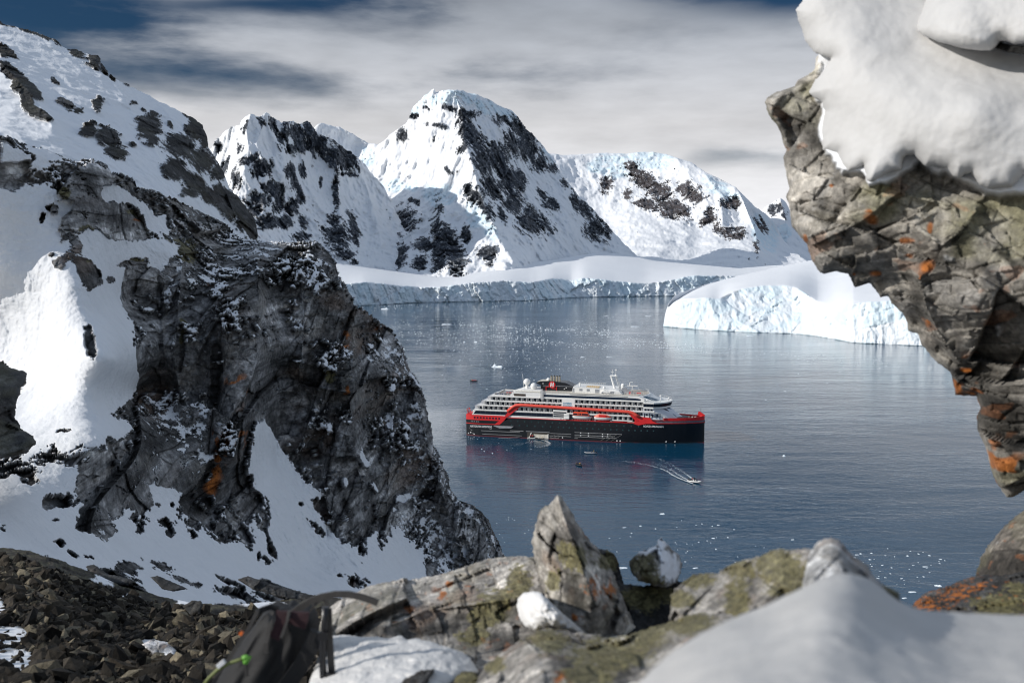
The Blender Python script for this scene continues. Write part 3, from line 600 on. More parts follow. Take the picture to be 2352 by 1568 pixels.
def build_hill():
    poly = [(-260, 0), (-60, 40), (0, 50), (19, 58), (34, 61), (50, 66), (78, 73), (106, 83), (128, 91), (141, 106), (156, 114), (175, 114), (191, 122), (206, 127), (225, 128), (231, 144), (238, 156), (259, 178), (288, 194), (312, 205), (347, 222), (362, 233), (406, 253), (425, 262), (447, 272), (466, 287), (475, 309), (477, 337), (494, 362), (512, 394), (528, 434), (547, 453), (569, 481), (584, 502), (591, 542), (608, 556), (640, 640), (300, 640), (-260, 520)]
    ctrl = [(-260, 0, 215), (-260, 450, 120), (-60, 40, 215), (0, 50, 215), (128, 91, 218), (231, 140, 222), (347, 222, 225), (447, 272, 222), (477, 337, 214), (528, 434, 205), (591, 542, 195), (640, 640, 190), (-60, 250, 150), (0, 380, 120), (120, 330, 140), (250, 300, 165), (250, 420, 135), (350, 380, 160), (400, 470, 150), (480, 520, 165), (120, 200, 180), (350, 300, 190), (300, 640, 120)]
    rid = [([(225, 128), (300, 250), (360, 350), (420, 460)], .03, 40), ([(0, 140), (90, 240), (120, 290)], .03, 26), ([(347, 222), (420, 300), (500, 420)], .02, 24)]
    rocks = [k1((0, 310), (110, 380), (135, 440), (60, 430), (0, 420)), k1((0, 430), (60, 450), (170, 540), (230, 610), (300, 680), (310, 735), (240, 720), (260, 770), (310, 800), (390, 890), (360, 910), (270, 870), (180, 800), (150, 700), (60, 640), (100, 600), (40, 570), (0, 530))]
    e = q1((720, 770, 42, 50), (400, 590, 36, 26, 40), (500, 780, 60, 36, 40), (580, 820, 40, 30), (440, 740, 30, 30), (980, 765, 34, 14), (1055, 808, 24, 14), (1135, 835, 34, 16, 30), (650, 960, 60, 50), (790, 1010, 100, 66, 30), (850, 1120, 90, 60, 20), (1090, 940, 90, 100, 40), (1130, 1030, 40, 44), (1255, 925, 16, 34, -30), (1440, 950, 74, 100, -20), (1500, 1020, 40, 80), (1320, 1080, 120, 90, 25), (1480, 1180, 110, 90, 35), (1600, 1270, 70, 70), (1280, 1250, 100, 76, 30), (1420, 1340, 120, 70, 30), (1560, 1440, 100, 60, 35), (1700, 1480, 80, 70), (1390, 1420, 60, 36), (1760, 1540, 70, 60), (975, 1065, 26, 12, 30), (880, 995, 14, 8)) + \
        q1((20, 175, 40, 14, 20), (90, 190, 26, 10), (230, 240, 90, 24, 20), (330, 275, 60, 22, 22), (420, 310, 40, 20, 40), (570, 385, 66, 24, 25), (700, 440, 56, 46, 30), (760, 510, 30, 40, -40), (820, 570, 34, 14, 45), (650, 470, 40, 12, 25), (930, 622, 24, 10, 20), (1400, 860, 50, 26, 20), (690, 500, 50, 12, 30)) + \
        q2((1700, 330, 150, 90, 40), (1820, 450, 90, 90, 50), (1860, 540, 60, 50), (1620, 250, 90, 60, 40))
    inv = rocks + e
    snow_base = [[(-100, -20), (700, -20), (700, 700), (-100, 700)]]
    rs = rock_surf(9., .34, seed=201, base=.028, white=.16, contrast=1.2, tone=(1, 1, 1.03), olive=.1, snow_rough=.05)
    def surf(P, N, x, y, sd):
        d, rgb, _ = rs(P, N, x, y, sd)
        fine = fbm(P, 2.4, 6, 221, .74); w = fbm(P, 9., 4, 222); w2 = fbm(P, 9., 4, 223)
        v = blobs(x + 8 * w, y + 8 * w2, inv, 5.) * 1.0 + .60 * fine + .12 * w - .5
        rk = sstep(-.05, .07, v) * (v > -.3)
        sn = np.tile(SNOW, (len(x), 1))
        ds = fbm(P, 16, 4, 224) * 2.4 + fbm(P, 1.6, 3, 225) * .22 + fbm(P, 5, 3, 228, .5, True) * .8
        return rk * (d + .8) + (1 - rk) * ds, mixa(sn, rgb, rk), 1 - rk
    o = relief("hill", poly, rbf(ctrl, rid), 1.9, M_HILL, surf, jit=(2.5, 12), edge=(16, .02), thick=.2, seed=21)
    tag(o, "steep snowy hillside with black rock outcrops at upper left", "hill", kind="structure")
build_hill()

def build_cliff():
    poly = [(-240, 300), (-60, 300), (0, 312), (19, 312), (40, 325), (69, 337), (94, 340), (137, 356), (156, 364), (178, 369), (216, 366), (250, 381), (256, 394), (281, 397), (306, 409), (316, 428), (356, 437), (384, 453), (416, 469), (453, 484), (487, 502), (512, 517), (544, 539), (562, 552), (594, 553), (641, 555), (672, 558), (709, 552), (731, 552), (740, 564), (762, 586), (774, 608), (779, 636), (799, 652), (812, 677), (820, 702), (834, 705), (865, 730), (896, 752), (909, 774), (927, 796), (934, 830), (943, 852), (956, 861), (962, 877), (974, 902), (984, 952), (990, 970), (996, 1022), (1015, 1050), (1018, 1075), (1029, 1091), (1032, 1122), (1052, 1150), (1068, 1166), (1077, 1162), (1099, 1175), (1118, 1197), (1134, 1225), (1149, 1256), (1162, 1281), (1200, 1350), (1200, 1460), (-240, 1460)]
    ctrl = [(-240, 310, 43), (-240, 600, 45), (-240, 850, 48), (-240, 980, 44), (-240, 1200, 28), (-240, 1460, 18), (-60, 320, 43), (0, 330, 44), (100, 360, 46.5), (240, 385, 50), (330, 450, 60), (400, 480, 68), (520, 545, 78), (640, 560, 76), (720, 556, 77), (300, 560, 55), (380, 570, 60), (250, 480, 50), (100, 440, 45), (-60, 600, 43), (40, 560, 44), (100, 700, 43), (200, 650, 43),
            (60, 830, 43.5), (-60, 830, 45), (-60, 950, 40), (60, 960, 38.5), (150, 900, 38.8), (250, 1000, 36.5), (240, 750, 41.5), (265, 830, 39.5),
            (300, 690, 54), (310, 900, 50), (350, 640, 57), (450, 700, 57.5), (430, 900, 54), (560, 690, 58), (585, 790, 56.5), (555, 950, 54), (480, 1080, 50), (530, 1050, 51.5),
            (640, 720, 68.5), (700, 640, 72), (770, 680, 71.5), (650, 880, 66.5), (780, 850, 69.5), (800, 1000, 68), (740, 1150, 64), (620, 1050, 62), (640, 960, 65), (820, 1180, 67),
            (845, 760, 85), (900, 830, 85), (960, 980, 84), (880, 950, 82), (900, 1100, 79), (1050, 1250, 82), (960, 1280, 77), (880, 1280, 68), (870, 1180, 74), (1000, 1120, 83),
            (700, 1300, 57), (600, 1200, 54), (600, 1340, 44), (400, 1200, 42), (300, 1150, 38), (300, 1290, 32), (100, 1150, 30), (60, 1270, 25), (-60, 1200, 25), (-60, 1460, 17), (300, 1440, 22), (700, 1450, 38), (1000, 1450, 62), (1200, 1450, 80)]
    rid = [([(590, 600), (600, 700), (606, 790), (580, 880), (556, 960), (540, 1050)], .05, 30), ([(820, 700), (812, 800), (806, 920), (816, 1020), (836, 1120)], .04, 26), ([(420, 590), (410, 700), (400, 820), (420, 940)], .03, 34), ([(690, 620), (700, 760), (690, 880)], .02, 30), ([(905, 900), (900, 1050), (890, 1180)], .03, 22), ([(960, 900), (985, 1050), (1040, 1200)], .03, 24), ([(497, 800), (494, 880), (488, 960), (478, 1040)], -.018, 6), ([(612, 700), (606, 800), (590, 900)], -.014, 9), ([(365, 660), (368, 760), (372, 840)], -.012, 5), ([(845, 760), (840, 880), (848, 1000)], -.016, 9), ([(720, 1020), (735, 1120), (752, 1230)], -.016, 8)]
    snow = [k2((-900, 200), (0, 210), (100, 240), (180, 190), (300, 190), (420, 210), (440, 300), (540, 300), (520, 360), (460, 430), (430, 520), (430, 640), (460, 700), (380, 760), (520, 780), (560, 830), (600, 920), (720, 900), (740, 830), (680, 740), (590, 690), (620, 640), (590, 560), (650, 510), (720, 520), (800, 580), (950, 600), (1180, 590), (1300, 640), (1290, 690), (1180, 800), (1080, 790), (1090, 710), (980, 730), (830, 770), (920, 790), (880, 900), (870, 1000), (900, 1100), (960, 1200), (970, 1320), (960, 1440), (1000, 1568), (0, 1568), (-900, 1568)),
            k4((-900, 0), (0, 0), (980, 0), (1000, 100), (1020, 250), (1000, 340), (920, 420), (820, 490), (880, 540), (960, 590), (920, 650), (870, 690), (810, 650), (700, 740), (640, 740), (600, 670), (470, 760), (400, 700), (260, 720), (240, 600), (140, 580), (110, 480), (160, 380), (200, 220), (80, 130), (0, 100), (-900, 100)),
            k2((740, 190), (830, 170), (940, 240), (1010, 270), (1080, 330), (1130, 420), (1210, 420), (1240, 540), (1180, 560), (1100, 520), (1060, 440), (1000, 340), (880, 320), (760, 310), (710, 260)),
            k1((0, 1040), (60, 1080), (160, 1110), (230, 1160), (100, 1180), (0, 1200)), k1((200, 1090), (330, 1120), (440, 1160), (450, 1190), (380, 1180), (330, 1240), (240, 1240), (260, 1150)),
            k5((290, 240), (330, 170), (380, 150), (440, 260), (520, 400), (620, 560), (680, 620), (780, 660), (810, 690), (720, 740), (740, 800), (850, 950), (940, 1060), (1060, 1100), (1090, 1200), (1130, 1130), (1120, 1020), (1190, 970), (1200, 1080), (1230, 1130), (1290, 1020), (1295, 890), (1370, 980), (1450, 1060), (1510, 1150), (1560, 1290), (1500, 1500), (-400, 1500), (-700, 1100), (-520, 960), (0, 1080), (100, 1060), (180, 1100), (280, 1110), (300, 1000), (270, 900), (300, 850), (340, 940), (390, 980), (420, 850), (400, 740), (300, 640), (260, 520)),
            k4((-900, 980), (0, 980), (120, 960), (230, 1060), (290, 1010), (280, 940), (370, 880), (580, 880), (560, 1020), (440, 1080), (340, 1090), (320, 1180), (380, 1210), (460, 1180), (590, 1150), (560, 1250), (550, 1340), (690, 1400), (800, 1440), (860, 1360), (830, 1300), (930, 1200), (990, 1210), (940, 1260), (1000, 1330), (980, 1380), (1060, 1370), (1100, 1280), (1060, 1240), (1140, 1180), (1130, 1090), (1070, 1010), (1180, 1030), (1330, 1060), (1300, 1180), (1290, 1260), (1220, 1280), (1280, 1380), (1350, 1230), (1380, 1380), (1440, 1440), (1480, 1290), (1540, 1420), (1640, 1490), (1760, 1440), (1840, 1500), (1900, 1620), (-900, 1620)),
            k1((930, 1430), (1010, 1440), (1000, 1456), (930, 1450))]
    snow += q5((1390, 710, 50, 30, -20), (1320, 800, 18, 16), (965, 600, 20, 34), (1110, 430, 20, 70, -30), (1180, 640, 16, 36, -30))
    notsnow = q2((640, 850, 60, 90, -20), (690, 860, 36, 40), (430, 775, 44, 36), (380, 700, 22, 16, -40), (800, 880, 24, 30, 30), (650, 1330, 40, 120, -8), (650, 1240, 22, 40), (320, 420, 20, 40, 20), (390, 350, 50, 50, -30), (690, 930, 60, 20, -30)) + \
        q4((505, 610, 66, 22), (350, 1140, 46, 60, 20), (440, 1130, 26, 40), (420, 1275, 46, 16), (20, 1325, 26, 24), (440, 1450, 60, 40, 30), (520, 1520, 70, 22, 40), (1170, 1160, 24, 16), (1268, 1162, 16, 18), (1200, 1290, 46, 40, 30), (1250, 1380, 36, 34), (30, 955, 30, 16), (1990, 1480, 24, 90, -10), (1900, 1530, 18, 40), (650, 1550, 60, 16, 10), (190, 1545, 180, 40, 4)) + \
        q5((745, 925, 28, 100, -38), (640, 765, 18, 14), (1060, 1330, 90, 60, 25), (430, 1110, 28, 70, -15), (390, 1180, 24, 50, -30), (120, 1330, 140, 24, 25), (360, 1350, 90, 30, 15), (520, 1410, 160, 30, 12), (700, 1450, 160, 26, 10), (930, 1290, 36, 10, 10)) + \
        [(430, 1335, 60, 10, 12), (375, 1305, 50, 10, 22), (300, 1300, 30, 8, 20), (640, 1375, 120, 16, 8), (540, 1360, 70, 12, 10)]
    moss = q2((1350, 610, 120, 50, 10), (1380, 690, 80, 60), (460, 260, 60, 40), (370, 320, 30, 24), (1010, 720, 50, 14), (640, 520, 50, 40), (1180, 570, 60, 20), (1350, 1240, 26, 90, 5), (980, 390, 60, 20), (640, 740, 30, 20)) + q3((860, 1090, 40, 60))
    orange = q4((1760, 280, 80, 100, 20), (1850, 300, 24, 60, 20), (1700, 680, 60, 80, 25), (1610, 850, 80, 100, 20), (1580, 980, 46, 90, 15), (1780, 640, 50, 70), (1600, 700, 30, 60)) + q2((1290, 500, 40, 22), (1270, 1370, 20, 20), (1500, 910, 60, 14), (1040, 440, 60, 12)) + q3((960, 880, 30, 20), (1270, 750, 50, 16), (980, 800, 20, 60), (990, 1190, 14, 60))
    pale = q2((1190, 1000, 26, 60, 5), (1190, 1150, 18, 160, 4), (1690, 1380, 60, 120), (1835, 1280, 44, 50), (1640, 650, 60, 70, 20), (1330, 450, 80, 40, -25), (880, 140, 90, 40, 20), (2220, 600, 130, 14, -4), (1940, 1000, 36, 130, 12), (1250, 300, 160, 36, 25), (1600, 430, 120, 24, 30), (1000, 460, 46, 40)) + \
        q3((1040, 850, 26, 200, 10), (990, 1080, 26, 160, 8), (720, 860, 60, 230, 18), (90, 900, 60, 130, 8), (260, 800, 40, 50), (1130, 1290, 110, 90), (370, 600, 24, 120, 10), (430, 900, 70, 60), (1200, 830, 40, 30)) + \
        q4((1760, 480, 30, 220, 25), (1460, 900, 60, 100, 10), (1060, 840, 60, 60), (1400, 200, 100, 90), (1620, 540, 50, 50)) + q5((1330, 560, 30, 150, 5), (1190, 120, 100, 60), (130, 850, 40, 70), (1260, 800, 24, 120))
    dark = q3((560, 380, 170, 130), (500, 960, 110, 110), (870, 1040, 90, 120, 20), (720, 1180, 60, 90), (60, 470, 14, 300, 2), (1200, 1160, 60, 160), (1150, 1420, 110, 140, 10), (640, 860, 24, 30), (1230, 860, 30, 60), (410, 1250, 60, 100)) + q4((1590, 250, 18, 250, 2), (1430, 560, 16, 160), (1100, 700, 150, 150), (1720, 660, 50, 60), (1230, 620, 260, 130), (200, 830, 160, 130), (60, 780, 120, 90), (900, 950, 170, 130), (1520, 1100, 60, 160, 15), (1800, 500, 40, 160, 20)) + \
        q2((1165, 900, 14, 100), (2080, 880, 160, 90), (1500, 780, 24, 200, -20), (820, 430, 120, 70, 10), (700, 400, 100, 80), (640, 200, 60, 90), (1130, 560, 90, 20), (500, 560, 40, 90)) + q5((1180, 700, 40, 140, 10), (930, 620, 50, 30), (1000, 760, 30, 200, -12), (1420, 760, 120, 40, -10), (1960, 830, 90, 40, 35), (1020, 1120, 60, 60))
    rs = rock_surf(5.2, .62, snow=(), moss=moss, orange=orange, pale=pale, dark=dark, seed=301, rot=(R(16), R(22)), big=1.5, aniso=(1, 1, 2.8), base=.22, white=.85, tone=(1.0, .985, .985), contrast=2.2, deep=.12, crack=.8)
    def surf(P, N, x, y, sd):
        d, rgb, _ = rs(P, N, x, y, sd)
        fine = fbm(P * np.array([1, 1, .6]), 1.3, 6, 321, .74); w = fbm(P, 4., 4, 322); w2 = fbm(P, 4., 4, 323)
        X = x + 7 * w + 4 * fine; Y = y + 7 * w2
        v = blobs(X, Y, snow, 9.) - 1.15 * blobs(X, Y, notsnow, 6.)
        # dusting of snow caught on ledges
        led = sstep(.10, .60, fbm(P * np.array([1, .6, 1.6]), .7, 5, 324, .78) + .55 * N[:, 2] + .25 * sstep(780, 960, x)) * .72 * sstep(-.45, .15, w + .1)
        sn = sstep(.45, .54, v + .50 * fine + led * .8)
        s = np.tile(SNOW, (len(x), 1)); s = s * (.93 - .06 * np.clip(fbm(P, 2., 3, 325), 0, 1))[:, None]
        ds = .35 + fbm(P, 5., 4, 326) * .8 + fbm(P, 1.1, 5, 327, .65) * .34 + fbm(P * np.array([.5, 1, .3]), 2., 3, 329, .5, True) * .12
        kd = np.clip(P[:, 1] / 78., .12, 1.15)
        return (d * (1 - sn) + ds * sn) * kd, mixa(rgb, s, sn), sn
    o = relief("cliff", poly, rbf(ctrl, rid), 1.7, M_CLIFF, surf, jit=(3.2, 9), edge=(22, .045), thick=.05, seed=24)
    tag(o, "dark fractured rock cliff with snow gullies and a snowfield on its left", "cliff", kind="structure")
build_cliff()
# ================================================================== FOREGROUND
M_NEAR = mat_land("near_rock", 26., bump=.55, speck=.5)
M_DRIFT = mat_land("near_snow", 40., bump=.55, speck=.08, rough=.7)

def snow_surf(seed, sc=.25, amp=.05, grit=0.0, shade=1.0):
    def f(P, N, x, y, sd):
        d = amp * fbm(P, sc, 4, seed) + amp * .35 * fbm(P, sc * .2, 3, seed + 1)
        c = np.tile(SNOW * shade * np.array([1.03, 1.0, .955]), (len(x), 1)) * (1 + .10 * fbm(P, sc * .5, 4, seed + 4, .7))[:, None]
        if grit > 0: c = mixa(c, C3(.10, .09, .08)[None], grit * sstep(.35, .6, fbm(P, sc * .12, 3, seed + 2)))
        return d, c, np.ones(len(x))
    return f

def stone(name, poly, ctrl, label, seed, scale=.22, amp=.34, cat="rock", step=2.6, thick=.16, edge=(15, .02), jit=(3.6, 8), rid=(), group=None, **k):
    k.setdefault('big', 1.8); k.setdefault('contrast', 1.15); k.setdefault('snfine', .5); k.setdefault('crack', .7)
    o = relief(name, poly, rbf(ctrl, rid), step, M_NEAR, rock_surf(scale, amp, seed=seed, **k), jit=jit, edge=edge, thick=thick, seed=seed)
    return tag(o, label, cat, group)

def q6(*it): return [(1617 + a[0] * .3125, 428.75 + a[1] * .3125, a[2] * .3125, a[3] * .3125, *a[4:]) for a in it]
def k6(*p): return [(1617 + a * .3125, 428.75 + b * .3125) for a, b in p]
def k8(*p): return [(1041.25 + a * .5573, 1102.5 + b * .5573) for a, b in p]
def q8(*it): return [(1041.25 + a[0] * .5573, 1102.5 + a[1] * .5573, a[2] * .5573, a[3] * .5573, *a[4:]) for a in it]
def kr(*p): return [(1715 + a * .3906, b * .3906) for a, b in p]

def build_overhang():
    poly = [(1905, 60), (1890, 120), (1873, 133), (1873, 156), (1863, 168), (1832, 184), (1824, 199), (1785, 211), (1762, 223), (1757, 234), (1764, 262), (1785, 289), (1793, 305), (1799, 332), (1807, 344), (1799, 363), (1807, 406), (1813, 434), (1805, 453), (1813, 477), (1819, 520), (1840, 547), (1854, 562), (1864, 597), (1883, 626), (1892, 629), (1914, 622), (1948, 629), (1964, 660), (1998, 649), (2011, 666), (2023, 683), (2039, 679), (2048, 697), (2073, 719), (2084, 741), (2086, 760), (2108, 766), (2117, 791), (2148, 829), (2183, 854), (2195, 907), (2242, 910), (2253, 937), (2244, 956), (2245, 984), (2258, 1017), (2264, 1027), (2276, 1077), (2289, 1109), (2314, 1143), (2330, 1140), (2352, 1127), (2420, 1080), (2620, 960), (2900, 900), (3150, 860), (3150, 60)]
    ctrl = [(1757, 234, 5.35), (1800, 330, 5.3), (1813, 450, 5.25), (1850, 560, 5.15), (1900, 620, 5.15), (1900, 250, 5.15), (1950, 450, 4.85), (2000, 550, 4.8), (2100, 420, 4.7), (2120, 560, 4.66), (2230, 500, 4.5), (2350, 450, 4.4), (2000, 645, 5.05), (2084, 740, 5.15), (2130, 660, 4.75), (2200, 700, 4.55), (2330, 700, 4.35), (2250, 830, 4.75), (2195, 900, 5.1), (2300, 900, 4.7), (2350, 1000, 4.75), (2280, 1060, 4.95), (2320, 1130, 4.95), (2620, 600, 4.0), (2620, 900, 4.4), (2000, 120, 5.3), (2620, 100, 4.6), (3150, 500, 3.6), (3150, 850, 3.9), (3150, 100, 4.4)]
    rid = [([(2100, 520), (2160, 560), (2215, 520), (2240, 480)], .02, 30), ([(2110, 640), (2125, 700), (2150, 760), (2200, 830)], .03, 26), ([(1990, 400), (2060, 440), (2180, 470)], .015, 30)]
    pale = q6((1150, 130, 80, 60), (1650, 190, 240, 60, 20), (1850, 230, 50, 90, 20), (700, 180, 60, 100), (860, 520, 110, 110), (700, 300, 60, 60), (1850, 820, 230, 130, 12), (1750, 1000, 90, 110, -15), (2150, 400, 130, 160), (2020, 480, 40, 80), (1940, 1200, 60, 50), (1250, 700, 120, 14, 4)) + [(1812, 240, 36, 26, 10), (1850, 400, 30, 50, -10), (2150, 440, 60, 26), (1905, 300, 26, 20)]
    dark = q6((1090, 370, 120, 80, 30), (1760, 560, 210, 110, -12), (1850, 400, 80, 80), (1540, 860, 60, 140), (1700, 1180, 80, 60), (2000, 1400, 330, 130), (2230, 1250, 140, 60), (1100, 560, 70, 60), (840, 120, 40, 60), (2090, 185, 60, 30, -20), (2050, 600, 120, 40, 40), (2200, 500, 140, 26, 40), (1900, 300, 30, 60), (1480, 660, 60, 26), (1860, 1180, 50, 80)) + [(2300, 960, 60, 110, -10), (2330, 1060, 40, 40), (1880, 325, 26, 30), (1830, 290, 40, 18, -10), (2100, 380, 40, 14, 20), (2260, 860, 60, 26)]
    orange = q6((1240, 175, 60, 22), (780, 240, 18, 26), (735, 370, 20, 30), (1610, 585, 50, 40), (1470, 510, 60, 20), (1560, 680, 26, 60), (1650, 870, 60, 50), (1630, 960, 20, 60), (1750, 770, 60, 40), (1400, 420, 120, 22, -10), (1210, 240, 40, 40), (1930, 1350, 70, 90), (1660, 300, 20, 50), (970, 620, 14, 10), (1080, 640, 16, 12), (1250, 650, 40, 16), (1830, 660, 40, 22), (1470, 40, 16, 12), (1480, 1000, 12, 60), (1370, 800, 20, 50), (2060, 420, 14, 14)) + [(2280, 1050, 16, 50), (2320, 1060, 50, 22), (2300, 1100, 30, 26), (2250, 900, 26, 30), (2205, 880, 10, 30), (1903, 420, 10, 8), (2120, 470, 10, 8)]
    moss = q6((1340, 200, 90, 130, -20), (1900, 120, 130, 60, 25))
    SNOWFEATHER = [[(1895, 100), (1880, 215), (1898, 250), (1893, 320), (1900, 352), (1935, 392), (1985, 388), (1992, 425), (2020, 420), (2070, 398), (2110, 370), (2150, 398), (2200, 420), (2260, 445), (2330, 445), (2620, 420), (3200, 380), (3200, 0), (1895, 0)]]
    rs = rock_surf(.95, .34, crack=.45, big=1.8, snfine=.6, contrast=1.1, seed=401, aniso=(1, 1, 1.25), rot=(R(34), R(38)), keepedge=24, snow=SNOWFEATHER, soft=20., base=.27, pale=pale, dark=dark, orange=orange, moss=(), olive=.75, white=.28, tone=(1.08, 1.0, .88), fleck=.25)
    o = relief("overhanging_rock", poly, rbf(ctrl, rid), 2.3, M_NEAR, rs, jit=(2.2, 10), edge=(15, .02), thick=.22, seed=41)
    tag(o, "large lichen-spotted rock overhanging from the right edge under thick snow", "rock")
    # snow lying on it
    sp = [(1905, -60), (1860, -30), (1844, 0), (1828, 23), (1832, 43), (1840, 63), (1850, 94), (1871, 121), (1887, 129), (1910, 133), (1902, 146), (1899, 152), (1885, 170), (1871, 187), (1862, 203), (1858, 215), (1870, 225), (1887, 234), (1895, 254), (1887, 281), (1884, 300), (1885, 324), (1891, 344), (1906, 348), (1922, 352), (1934, 379), (1949, 394), (1970, 388), (1984, 379), (1988, 400), (1992, 414), (2002, 418), (2012, 414), (2030, 402), (2047, 394), (2070, 390), (2072, 372), (2074, 363), (2085, 356), (2098, 355), (2115, 372), (2125, 383), (2150, 382), (2176, 387), (2190, 405), (2203, 410), (2218, 400), (2231, 398), (2250, 425), (2270, 434), (2295, 430), (2324, 430), (2352, 400), (2620, 380), (3150, 330), (3150, -80)]
    ctrl = [(1844, 0, 5.2), (1850, 90, 5.2), (1860, 215, 5.1), (1890, 300, 5.0), (1930, 370, 4.85), (2000, 410, 4.62), (2100, 370, 4.55), (2200, 400, 4.42), (2350, 410, 4.3), (2000, 200, 4.75), (2100, 250, 4.55), (2250, 250, 4.35), (2100, 100, 4.85), (2300, 130, 4.6), (2000, 0, 5.05), (2200, 0, 4.95), (2620, 250, 4.0), (2620, 0, 4.6), (1940, 100, 4.95), (3150, 250, 3.55), (3150, 0, 4.2)]
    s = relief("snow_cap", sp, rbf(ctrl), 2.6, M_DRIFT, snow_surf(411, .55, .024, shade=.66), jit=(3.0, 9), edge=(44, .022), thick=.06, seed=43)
    tag(s, "thick soft snow draped over the overhanging rock at top right", "snow", kind="stuff")
    lobe = [(2105, 60), (2107, 72), (2118, 82), (2150, 95), (2210, 111), (2250, 117), (2275, 116), (2290, 104), (2297, 94), (2312, 96), (2330, 103), (2352, 102), (2620, 96), (3150, 80), (3150, -80), (2150, -80), (2120, 20)]
    lc = [(2105, 65, 4.72), (2200, 105, 4.42), (2290, 100, 4.36), (2350, 95, 4.25), (2200, 20, 4.5), (2350, 20, 4.3), (2150, -60, 4.9), (2620, 90, 4.0), (2620, -60, 4.2), (3150, 80, 3.6), (3150, -60, 3.9)]
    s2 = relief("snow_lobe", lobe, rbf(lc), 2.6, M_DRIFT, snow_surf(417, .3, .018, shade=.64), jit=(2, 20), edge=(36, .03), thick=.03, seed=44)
    tag(s2, "rolled-over snow lip hanging above the dark hollow at top right", "snow", kind="stuff")
    hol = [(2288, 112), (2296, 98), (2330, 104), (2352, 106), (2400, 108), (2400, 132), (2352, 126), (2310, 120)]  # dark piece set where the gap in the snow holds only shade
    stone("hollow_shade", hol, [(2290, 110, 4.50), (2350, 120, 4.32), (2400, 120, 4.25), (2330, 100, 4.40)], "black patch standing for the shade in the hollow between the two snow layers at top right", 47, scale=.1, amp=.2, base=.012, white=0, thick=.03, edge=(6, .004), jit=(.6, 8))
build_overhang()

